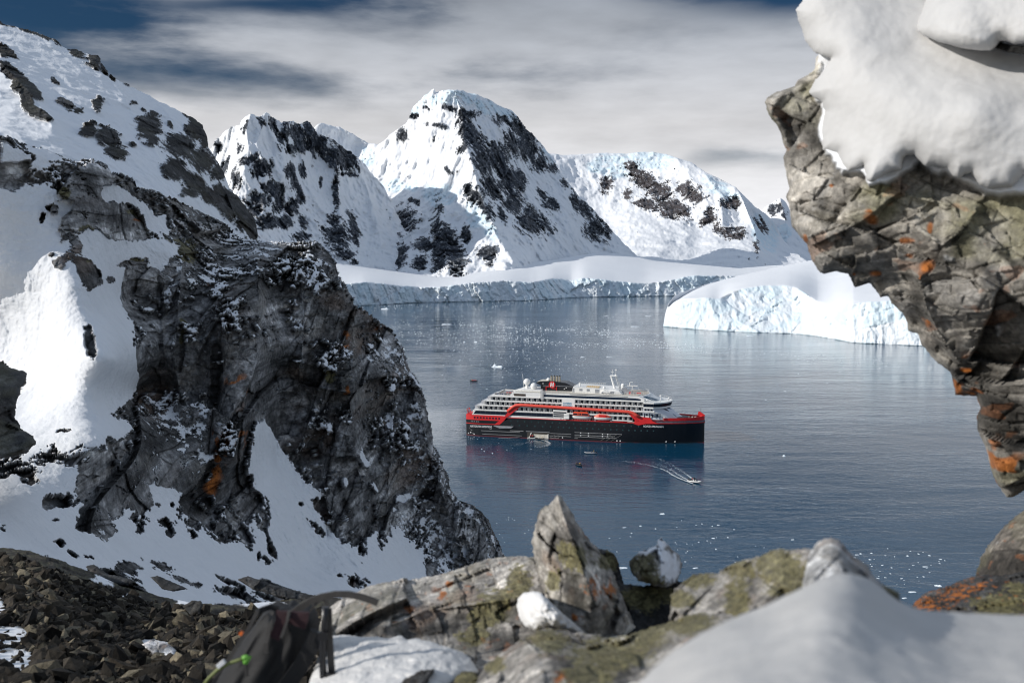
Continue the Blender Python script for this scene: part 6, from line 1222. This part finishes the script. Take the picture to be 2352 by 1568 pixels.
# ---- lifeboats
def lifeboat(name, x0, x1, zk, label, kind):
    L_ = x1 - x0; r = empty(name, sloc((x0 + x1) / 2, .9, zk), SH); r.scale = (1, 1, 1.22); tag(r, label, "lifeboat", "lifeboats hung along the ship's side")
    def ring(x, w, a, b, top=False, n=14):
        return [(x, w * math.cos(t) , (a + (b - a) * (1 - math.sin(t)) if not top else a + (b - a) * math.sin(t))) for t in [math.pi * k / n for k in range(n + 1)]]
    sx = [-.5, -.46, -.36, -.2, 0, .2, .36, .46, .5]
    hw = [.25, .75, 1.3, 1.62, 1.7, 1.62, 1.3, .75, .2]; kz = [1.0, .55, .25, .05, 0, .05, .25, .6, 1.1]
    m = MB(); m.loft([[(s * L_, w * math.cos(t), 1.75 - (1.75 - k) * math.sin(t)) for t in [math.pi * i / 12 for i in range(13)]] for s, w, k in zip(sx, hw, kz)]); m.build("boat_hull", white, r, smooth=True)
    if kind == 'tender':
        m = MB(); m.loft([[(-.47 * L_ + .2, -1.0, 1.75), (.44 * L_, -1.1, 1.75), (.44 * L_, 1.1, 1.75), (-.47 * L_ + .2, 1.0, 1.75)], [(-.46 * L_ + .3, -1.5, 2.0), (.40 * L_, -1.5, 2.0), (.40 * L_, 1.5, 2.0), (-.46 * L_ + .3, 1.5, 2.0)], [(-.45 * L_ + .3, -1.35, 3.2), (.33 * L_, -1.35, 3.2), (.33 * L_, 1.35, 3.2), (-.45 * L_ + .3, 1.35, 3.2)], [(-.43 * L_ + .5, -.9, 3.55), (.28 * L_, -.9, 3.55), (.28 * L_, .9, 3.55), (-.43 * L_ + .5, .9, 3.55)]]); m.build("canopy", orange, r)
        m = MB(); m.prism([(-.42 * L_, 2.2), (.36 * L_, 2.2), (.31 * L_, 2.95), (-.42 * L_, 2.95)], -1.56, -1.40, 'y'); m.build("boat_window", glass, r)
        m = MB()
        for x in (-2.2, -1.5, .0): m.box(x, x + .35, -1.62, -1.5, 2.05, 3.2)
        m.box(.5, 3.2, -.7, .7, 3.55, 3.8); m.build("boat_door", orange, r)
    else:
        m = MB(); m.loft([[(s * L_ * .97, w * .98 * math.cos(t), 1.7 + h * math.sin(t)) for t in [math.pi * i / 12 for i in range(13)]] for s, w, h in zip(sx, hw, [.3, .9, 1.35, 1.45, 1.45, 1.45, 1.35, .9, .3])]); m.build("canopy", mat("boat_salmon", (.82, .16, .10), .5, var=.08, vscale=1.5), r, smooth=True)
        m = MB(); m.box(-1.9, 2.2, -1.72, -1.4, 1.8, 2.75); m.build("boat_door", red, r)
        MB().ball((-1.8, 0, 3.1), .5).build("boat_hatch", orange, r, smooth=True)
    m = MB(); m.loft([[(s * L_ * 1.0, w * 1.02 + .04, 1.62), (s * L_ * 1.0, w * 1.02 + .04, 1.80), (s * L_, -w * 1.02 - .04, 1.80), (s * L_, -w * 1.02 - .04, 1.62)] for s, w in zip(sx, hw)]); m.build("fender_strip", grey if kind == 'tender' else orange, r)
    return r
lifeboat("lifeboat", 63.3, 74.6, 12.1, "lifeboat with white hull and boxy windowed orange cabin, hung nearer the ship's stern", 'tender')
lifeboat("lifeboat", 76.0, 85.8, 12.0, "lifeboat with rounded salmon canopy, hung nearer the ship's bow", 'closed')

# ---- people: one standing and one sitting body, each a single skinned surface
def body(name, sit):
    h = 1.0
    if sit: J = dict(pel=(0, 0, .42), chest=(0, .03, .82), neck=(0, .03, 1.0), head=(0, 0, 1.17), kl=(-.12, -.42, .46), kr=(.12, -.42, .46), al=(-.12, -.46, .06), ar=(.12, -.46, .06), tl=(-.12, -.60, .03), tr=(.12, -.60, .03), sl=(-.2, .03, .93), sr=(.2, .03, .93), el=(-.27, -.06, .68), er=(.27, -.06, .68), hl=(-.18, -.30, .58), hr=(.18, -.30, .58))
    else: J = dict(pel=(0, 0, .93), chest=(0, .02, 1.28), neck=(0, .02, 1.48), head=(0, -.01, 1.65), kl=(-.11, -.02, .50), kr=(.11, -.02, .50), al=(-.12, .03, .08), ar=(.12, .03, .08), tl=(-.13, -.14, .03), tr=(.13, -.14, .03), sl=(-.21, .02, 1.42), sr=(.21, .02, 1.42), el=(-.28, .0, 1.14), er=(.28, 0, 1.14), hl=(-.26, -.14, .92), hr=(.26, -.14, .92))
    RD = dict(pel=.17, chest=.20, neck=.08, head=.13, kl=.085, kr=.085, al=.065, ar=.065, tl=.06, tr=.06, sl=.10, sr=.10, el=.065, er=.065, hl=.05, hr=.05)
    E = [('pel', 'chest'), ('chest', 'neck'), ('neck', 'head'), ('pel', 'kl'), ('pel', 'kr'), ('kl', 'al'), ('kr', 'ar'), ('al', 'tl'), ('ar', 'tr'), ('chest', 'sl'), ('chest', 'sr'), ('sl', 'el'), ('sr', 'er'), ('el', 'hl'), ('er', 'hr')]
    ks = list(J); me = bpy.data.meshes.new(name); me.from_pydata([J[k] for k in ks], [(ks.index(a), ks.index(b)) for a, b in E], [])
    t = bpy.data.objects.new("tmp", me); col.objects.link(t); sk = t.modifiers.new("s", 'SKIN')
    for i, k in enumerate(ks): me.skin_vertices[0].data[i].radius = (RD[k], RD[k] * .85); me.skin_vertices[0].data[i].use_root = (k == 'pel')
    sb = t.modifiers.new("b", 'SUBSURF'); sb.levels = 1; sb.render_levels = 1
    bpy.context.view_layer.update()
    r = bpy.data.meshes.new_from_object(t.evaluated_get(bpy.context.evaluated_depsgraph_get())); bpy.data.objects.remove(t)
    r.name = name; return r
B_SIT, B_STAND = body("sitting_body", True), body("standing_body", False)
skin = mat("skin", (.42, .24, .16), .6); trous = mat("dark_trousers", (.02, .022, .03), .8); hatm = mat("dark_hat", (.03, .03, .035), .8)
JK = dict(red=mat("jacket_red", (.60, .03, .025), .7), yellow=mat("jacket_yellow", (.62, .36, .03), .7), orange=mat("jacket_orange", (.70, .16, .03), .7), black=mat("jacket_black", (.02, .02, .024), .7), blue=mat("jacket_blue", (.05, .10, .22), .7), white=mat("jacket_white", (.6, .6, .6), .7))
PM = {}
def person(loc, rz, jacket, sit, label, group=None):
    key = (jacket, sit)
    if key not in PM:
        me = (B_SIT if sit else B_STAND).copy(); me.materials.clear()
        for q in (JK[jacket], trous, skin, hatm): me.materials.append(q)
        a, b, c, d = (.44, 1.05, 1.20, 9) if sit else (.90, 1.53, 1.68, 9)
        for p in me.polygons:
            z = p.center.z; y = p.center.y
            if sit: p.material_index = 1 if (z < a or (y < -.2 and z < .54)) else 0 if z < b else 2 if z < c else 3
            else: p.material_index = 1 if z < a else 0 if z < b else 2 if z < c else 3
            p.use_smooth = True
        PM[key] = me
    o = bpy.data.objects.new("person", PM[key]); col.objects.link(o); o.location = loc; o.rotation_euler = (0, 0, rz)
    return tag(o, label, "person", group)

# ---- inflatable boats
def zodiac(px, py, rz, label, tube_m, scale=1.0, z=0.0, loc=None, group=None, console=False, name="inflatable_boat"):
    p = on_water(px, py) if loc is None else Vector(loc); p.z = z if loc is None else p.z
    r = empty(name, p, rz); r.scale = (scale,) * 3; tag(r, label, "boat", group)
    m = MB(); pts = [(-2.9, -.82, .38), (-1.2, -.86, .38), (.8, -.84, .40), (1.9, -.62, .50), (2.6, -.25, .66), (2.8, 0, .70), (2.6, .25, .66), (1.9, .62, .50), (.8, .84, .40), (-1.2, .86, .38), (-2.9, .82, .38)]
    m.tube(pts, [.14, .27, .28, .27, .25, .25, .25, .27, .28, .27, .14], 10); m.build("inflated_tube", tube_m, r, smooth=True)
    m = MB(); m.prism([(-2.3, -.7), (1.6, -.6), (2.3, 0), (1.6, .6), (-2.3, .7)], .16, .26, 'z'); m.box(-2.4, -2.3, -.72, .72, .1, .72); m.build("boat_floor", dgrey, r)
    m = MB(); m.box(-2.95, -2.45, -.22, .22, .62, 1.15); m.box(-2.75, -2.6, -.1, .1, -.3, .7); m.build("outboard_motor", rubber, r, bevel=.05)
    if console: m = MB(); m.prism([(-.1, .26), (.7, .26), (.5, 1.15), (-.1, 1.25)], -.4, .4, 'y'); m.box(-.2, .0, -.5, .5, 1.0, 1.9); m.build("console", dgrey, r)
    M3 = Matrix.Rotation(rz, 3, 'Z')
    return r, lambda x, y, zz: p + M3 @ Vector((x, y, zz)) * scale
dS = lambda X, Y: ((1700 + X / 2.352) * .6125, (1360 + Y / 2.352) * .6125)
def crew(T, rz, rows, group, desc):
    for i, (x, y, s, sit, j) in enumerate(rows):
        person(T(x, y, .30 if sit else .27), rz + (math.pi / 2 if not sit else (0 if y > 0 else math.pi)), j, sit, desc[j] if isinstance(desc, dict) else desc, group)
# far boat left of the stern
rz = R(4); b, T = zodiac(*dS(183, 165), rz, "small dark inflatable with red-jacketed passengers, alone behind the ship's stern", rubber, 1.12)
crew(T, rz, [(-2.0, 0, 1, False, 'yellow')], None, "person in yellow jacket steering the inflatable behind the ship's stern")
crew(T, rz, [(x, s * .78, 1, True, 'red') for x in (-1.2, -.3, .6, 1.4) for s in (1, -1)], "passengers in red jackets in the far inflatable", "person in red jacket sitting in the inflatable behind the ship's stern")
# at the boat door
rz = SH; b, T = zodiac(*dS(640, 657), rz, "grey inflatable lying at the open door in the ship's side", grubber, 1.0)
crew(T, rz, [(-1.2, .1, 1, False, 'yellow')], None, "person in yellow jacket standing in the inflatable at the ship's door")
crew(T, rz, [(.2, .78, 1, True, 'red'), (.9, -.78, 1, True, 'red')], "passengers in red jackets at the ship's door", "person in red jacket sitting in the inflatable at the ship's door")
rz = R(155); b, T = zodiac(*dS(762, 676), rz, "dark inflatable turning towards the ship's door with a curl of wake", rubber, .95)
crew(T, rz, [(-1.5, 0, 1, False, 'yellow')], None, "person in yellow jacket driving the inflatable that turns at the ship's door")
crew(T, rz, [(.6, .78, 1, True, 'white')], None, "person in white jacket sitting in the inflatable that turns at the ship's door")
# grey boat off the middle
rz = R(176); b, T = zodiac(*dS(1210, 800), rz, "pale grey inflatable drifting in front of the ship's middle", grubber, 1.12)
crew(T, rz, [(-1.6, 0, 1, False, 'yellow')], None, "person in yellow jacket in the pale grey inflatable")
crew(T, rz, [(-.6, .7, 1, True, 'black')], None, "person in black jacket sitting in the pale grey inflatable")
# black boat seen end-on
rz = R(-70); b, T = zodiac(*dS(1108, 905), rz, "black inflatable seen end-on below the ship's middle", rubber, 1.0)
crew(T, rz, [(-.4, .7, 1, True, 'yellow')], None, "person in yellow jacket in the black end-on inflatable")
crew(T, rz, [(.6, .74, 1, True, 'black'), (.7, -.74, 1, True, 'black'), (-1.2, -.74, 1, True, 'black')], "passengers in black in the end-on inflatable", "person in black jacket sitting in the black end-on inflatable")
# fast boat with wake
rz = R(-40); b, T = zodiac(*dS(2128, 1055), rz, "white speedboat with a long foaming wake near the ship's bow", mat("tube_white", (.62, .62, .60), .5), 1.18, console=True, z=.15)
crew(T, rz, [(-.9, 0, 1, False, 'red')], None, "person in red jacket driving the white speedboat")
crew(T, rz, [(.9, -.74, 1, True, 'white'), ], None, "person in white jacket sitting forward in the white speedboat")
crew(T, rz, [(.6, .74, 1, True, 'black'), (-1.8, .74, 1, True, 'black')], "passengers in black in the white speedboat", "person in black jacket sitting in the white speedboat")
# red inflatable on the boat deck
zodiac(0, 0, SH, "red inflatable stowed on the ship's side deck forward of the lifeboats", mat("tube_red", (.62, .03, .03), .5), 1.05, loc=sloc(90.3, 1.5, 11.5))
# people on board
rng = random.Random(5)
for i in range(16): person(sloc(17.9 + i * .58 + rng.uniform(-.2, .2), .75 + rng.uniform(0, .5), 23.8), SH + rng.uniform(-.6, .6), rng.choice(['black', 'blue', 'black', 'white']), False, "person in everyday dark or pale clothes at the rail of the ship's aft terrace", "people along the aft terrace rail")
for i in range(5): person(sloc(23.0 + i * .8, 7.5 + rng.uniform(0, 2), 23.8), SH + rng.uniform(-1, 1), 'red', False, "person in red jacket on the ship's aft terrace", "people in red jackets on the aft terrace")
for i in range(6): person(sloc(56.6 + i * .42, -.1 + .4 * (i % 2) + .5, 11.42), SH, 'orange' if i % 2 else 'red', False, "person in orange or red jacket waiting beside the liferaft canisters", "people waiting beside the liferaft canisters")
for i in range(5): person(sloc(39.0 + i * .55, -.55, .5), SH, 'red' if i % 2 else 'black', False, "person standing on the ledge of the open door in the ship's side", "people on the boat door ledge")
# ================================================================== FLOATING ICE AND WAKES
M_BERG = mat("berg_ice", (.80, .86, .90), .55, var=.10, vscale=.35, bump=.3, bscale=1.2)
def berg_mesh(seed, prof, res=3):
    """ice lump: prof = list of (x, y, radius, height) humps"""
    bm = bmesh.new(); bmesh.ops.create_icosphere(bm, subdivisions=res, radius=1)
    v = np.array([p.co[:] for p in bm.verts]); lo = v[:, 2] < 0
    P = v.copy(); P[:, 2] = np.where(lo, v[:, 2] * .25, v[:, 2])
    hgt = np.zeros(len(v))
    for x, y, r, h in prof: hgt = np.maximum(hgt, h * np.exp(-(((P[:, 0] - x) ** 2 + (P[:, 1] - y) ** 2) / r ** 2)))
    P[:, 2] = np.where(lo, P[:, 2], np.sqrt(np.clip(P[:, 2], 0, 1)) * hgt)
    h, c, e = facet(P + seed * 3.1, .5, seed); P = P + v * (h * .35)[:, None] * np.array([1, 1, .6]) + v * (.12 * fbm(P, .4, 3, seed))[:, None]
    for p, q in zip(bm.verts, P): p.co = q
    me = bpy.data.meshes.new("ice"); bm.to_mesh(me); bm.free(); me.materials.append(M_BERG); return me
def float_ice(name, px, py, wpx, aspect, me, label, cat, rz=0.0, group=None, hs=1.0):
    p = on_water(px, py); s = wpx * p.y / FPX / 2
    o = bpy.data.objects.new(name, me); col.objects.link(o); o.location = (p.x, p.y, -.02 * s); o.scale = (s, s * aspect, s * hs); o.rotation_euler = (0, 0, rz)
    return tag(o, label, cat, group)
def build_ice():
    A = berg_mesh(1, [(-.55, 0, .35, .62), (.1, 0, .35, .28), (.6, 0, .4, .38)], 4); B = berg_mesh(2, [(-.4, 0, .6, .34), (.4, .1, .5, .26)], 3); Cc = berg_mesh(3, [(0, 0, .8, .5)], 3); Dd = berg_mesh(4, [(.3, 0, .4, .6), (-.4, 0, .5, .4)], 3)
    T = [(1143, 843, 28, .6, A, "two-humped white iceberg floating behind the ship's domes", .95), (885, 710, 19, .7, Dd, "white iceberg just right of the dark cliff near the far shore", .8), (1025, 745, 24, .5, B, "long flat white floe in front of the left glacier cliffs", .55),
         (1067, 786, 7, .8, Cc, "left one of two small ice lumps beyond the stern", 1.2), (1093, 786, 10, .7, Dd, "right one of two small ice lumps beyond the stern", 1.0), (1458, 750, 21, .6, B, "flat bluish floe off the left tip of the ice tongue", .6), (1489, 725, 17, .5, B, "thin pale floe between the far shore and the ice tongue", .4),
         (1394, 725, 9, .5, B, "tiny flat floe below the far white ice cliff", .5), (1399, 819, 15, .5, B, "narrow flat floe behind the ship's twin mast", .5), (1338, 820, 9, .6, Dd, "small ice lump behind the ship's roof deckhouse", .8), (1512, 770, 9, .6, B, "small dark-edged floe below the tip of the ice tongue", .6),
         (1723, 772, 19, .5, B, "flat floe at the foot of the white ice tongue", .5), (1801, 1047, 8, .9, Cc, "single bright round ice lump on open water right of the ship", 1.6), (1428, 1304, 28, .6, B, "large pale blue floe in the water between the two pointed rocks", .55), (1522, 1180, 13, .7, Dd, "white ice chunk above the small frosted rock", .9),
         (1434, 1211, 10, .6, B, "white ice chunk right of the tall pointed rock's tip", .8), (1597, 1304, 15, .6, B, "flat white chunk right of the small frosted rock", .6), (1639, 1236, 9, .7, Dd, "small chunk above the mossy boulder's left end", .9), (1821, 1239, 9, .6, Dd, "small chunk just above the mossy boulder's right end", .8),
         (2095, 1359, 20, .6, B, "oval white floe left of the low orange-lichened rock", .5), (2156, 1345, 18, .7, Dd, "white chunk touching the top of the low orange-lichened rock", .8), (2125, 1301, 14, .6, B, "largest chunk in the scattered ice above the low orange-lichened rock", .6), (2077, 1373, 15, .6, B, "white floe closest to the near snowdrift", .5), (928, 803, 6, .8, Cc, "upright ice sliver beside the dark cliff edge", 2.2), (1118, 893, 6, .7, B, "small floe under the far inflatable", .7)]
    for px, py, w, a, me, lab, hs in T: float_ice("iceberg" if w > 16 else "ice_chunk", px, py, w, a, me, lab, "iceberg" if w > 16 else "ice", rz=(px * .7) % 1 - .5, hs=hs)
    rng = np.random.default_rng(77)
    def cloud(n, cx, cy, rx, ry, w0, w1, label, group):
        for i in range(n):
            while True:
                u, v = rng.uniform(-1, 1, 2)
                if u * u + v * v < 1: break
            me = (B, Cc, Dd)[i % 3]
            float_ice("ice_chunk", cx + u * rx, cy + v * ry, rng.uniform(w0, w1) * (1 if rng.uniform() > .15 else 1.5), rng.uniform(.5, .9), me, label, "ice", rng.uniform(0, 6), group, rng.uniform(.5, 1.0))
    cloud(46, 2060, 1300, 120, 42, 3, 8, "little white ice piece in the loose scatter above the low orange-lichened rock", "ice pieces at lower right")
    cloud(40, 1570, 1250, 190, 58, 2.5, 6, "little white ice piece in the loose scatter around the small frosted rock", "ice pieces between the pointed rocks and the boulder")
    cloud(14, 1190, 1210, 50, 60, 2, 4.5, "tiny ice piece on the water between the cliff foot and the tall pointed rock", "ice pieces left of the tall pointed rock")
    cloud(16, 1150, 1020, 90, 26, 1.8, 3.6, "tiny ice speck on the water just below the ship's stern", "ice specks below the stern")
    cloud(20, 1800, 860, 230, 60, 2, 5, "small ice piece on the calm water below the ice tongue", "ice pieces below the ice tongue")
    # brash: countless small bits in bands
    V = []; Fc = []
    def bit(px, py, s):
        p = on_water(px, py); k = 6; b = len(V); a0 = rng.uniform(0, 6)
        for j in range(k): V.append((p.x + s * math.cos(a0 + j * 1.047) * rng.uniform(.7, 1.2), p.y + s * math.sin(a0 + j * 1.047) * rng.uniform(.7, 1.2), -.05))
        for j in range(k): V.append((p.x + .6 * s * math.cos(a0 + j * 1.047) * rng.uniform(.7, 1.2), p.y + .6 * s * math.sin(a0 + j * 1.047) * rng.uniform(.7, 1.2), s * rng.uniform(.25, .6)))
        Fc.append(tuple(b + k + j for j in range(k)))
        for j in range(k): Fc.append((b + j, b + (j + 1) % k, b + k + (j + 1) % k, b + k + j))
    def band(n, pts, wid, s0, s1, ends=1.0):
        p = np.array(pts, float); L_ = np.concatenate([[0], np.cumsum(np.hypot(*np.diff(p, axis=0).T))])
        for _ in range(n):
            t = rng.uniform(0, L_[-1]); px = np.interp(t, L_, p[:, 0]); py = np.interp(t, L_, p[:, 1]) + rng.normal() * wid
            py = max(py, interp(px, [(640, 710), (833, 704), (1132, 694), (1287, 688), (1546, 683), (2000, 683)]))
            bit(px, py, math.exp(rng.uniform(math.log(s0), math.log(s1))))
    band(600, [(850, 706), (1000, 703), (1150, 697), (1300, 690), (1540, 685)], 4.0, .3, 1.0)
    band(200, [(940, 722), (1060, 717), (1180, 706), (1280, 700)], 6, .3, .9)
    band(600, [(900, 745), (1000, 768), (1100, 760), (1250, 775)], 22, .3, 1.0)
    band(330, [(1050, 742), (1150, 752), (1240, 755), (1300, 757), (1400, 766)], 5, .3, 1.2)
    band(260, [(1090, 765), (1150, 769), (1190, 776), (1300, 790), (1380, 792), (1480, 786)], 5, .3, 1.0)
    band(240, [(1380, 762), (1440, 776), (1520, 792), (1640, 803)], 6, .3, 1.1)
    band(350, [(1300, 740), (1500, 722), (1540, 735)], 16, .3, .8)
    band(300, [(1650, 805), (1800, 816), (2050, 832)], 8, .3, .8)
    band(500, [(1000, 800), (1200, 820), (1350, 830)], 30, .25, .6)
    me = bpy.data.meshes.new("brash_ice"); me.from_pydata(V, [], Fc); me.materials.append(M_BERG)
    o = bpy.data.objects.new("brash_ice", me); col.objects.link(o); tag(o, "bands of tiny broken ice drifting across the far water", "ice", kind="stuff")
build_ice()

def wake(name, arms, label, seed, z=.22):
    rng = np.random.default_rng(seed); V = []; Fc = []
    for pts, n, w0, w1, s0, s1, fade in arms:
        q = np.array([on_water(*dS(*p))[:2] for p in pts]); L_ = np.concatenate([[0], np.cumsum(np.hypot(*np.diff(q, axis=0).T))])
        for _ in range(n):
            u = rng.uniform() ** fade; t = u * L_[-1]; x = np.interp(t, L_, q[:, 0]); y = np.interp(t, L_, q[:, 1])
            i = min(np.searchsorted(L_, t), len(q) - 1); d = q[i] - q[max(i - 1, 0)] if i > 0 else q[1] - q[0]; d = d / (np.linalg.norm(d) + 1e-9); nn = np.array([-d[1], d[0]])
            off = rng.normal() * (w0 + (w1 - w0) * u); s = rng.uniform(s0, s1) * (1 - .45 * u)
            c = np.array([x, y]) + nn * off; l = s * rng.uniform(1.2, 3.2); b = len(V); a = rng.normal() * .25; dd = d * math.cos(a) + nn * math.sin(a); n2 = np.array([-dd[1], dd[0]])
            zz = z + rng.uniform(0, .12)
            for (e, f_) in ((-1, 0), (-.4, -.5), (.5, -.45), (1, 0), (.4, .5), (-.5, .45)): V.append((*(c + dd * e * l + n2 * f_ * s), zz))
            Fc.append(tuple(range(b, b + 6)))
    me = bpy.data.meshes.new(name); me.from_pydata(V, [], Fc); me.materials.append(foam)
    o = bpy.data.objects.new(name, me); col.objects.link(o); tag(o, label, "wake", kind="stuff")
wake("wake", [([(2105, 1066), (2060, 1048), (1990, 1022), (1930, 990), (1880, 955), (1800, 925), (1700, 900), (1500, 868)], 900, .10, .8, .08, .34, 3.0),
              ([(2100, 1052), (2030, 1018), (1960, 975), (1900, 938), (1830, 905), (1740, 880)], 520, .10, 1.2, .06, .28, 2.8),
              ([(2118, 1036), (2060, 990), (1990, 942), (1920, 900), (1850, 866), (1780, 840)], 420, .10, 1.2, .06, .26, 2.6)], "white foaming wake trailing up and left behind the speedboat", 1)
wake("wake", [([(775, 683), (810, 690), (838, 702), (850, 716), (835, 730), (790, 742), (720, 748)], 420, .1, .9, .06, .30, 1.3), ([(600, 660), (540, 662), (470, 666), (400, 668)], 260, .05, .25, .08, .28, 1.0), ([(740, 690), (690, 700), (600, 715), (520, 735)], 160, .3, 2.0, .05, .2, 1.2)], "curl of foam by the open door in the ship's side", 2)
wake("wake", [([(95, 610), (40, 600), (-40, 585), (-110, 560)], 330, 2.5, 7, .06, .30, 1.0), ([(100, 560), (30, 540), (-60, 520)], 170, 2.5, 5, .05, .22, 1.0)], "pale churned water off the ship's stern", 3)
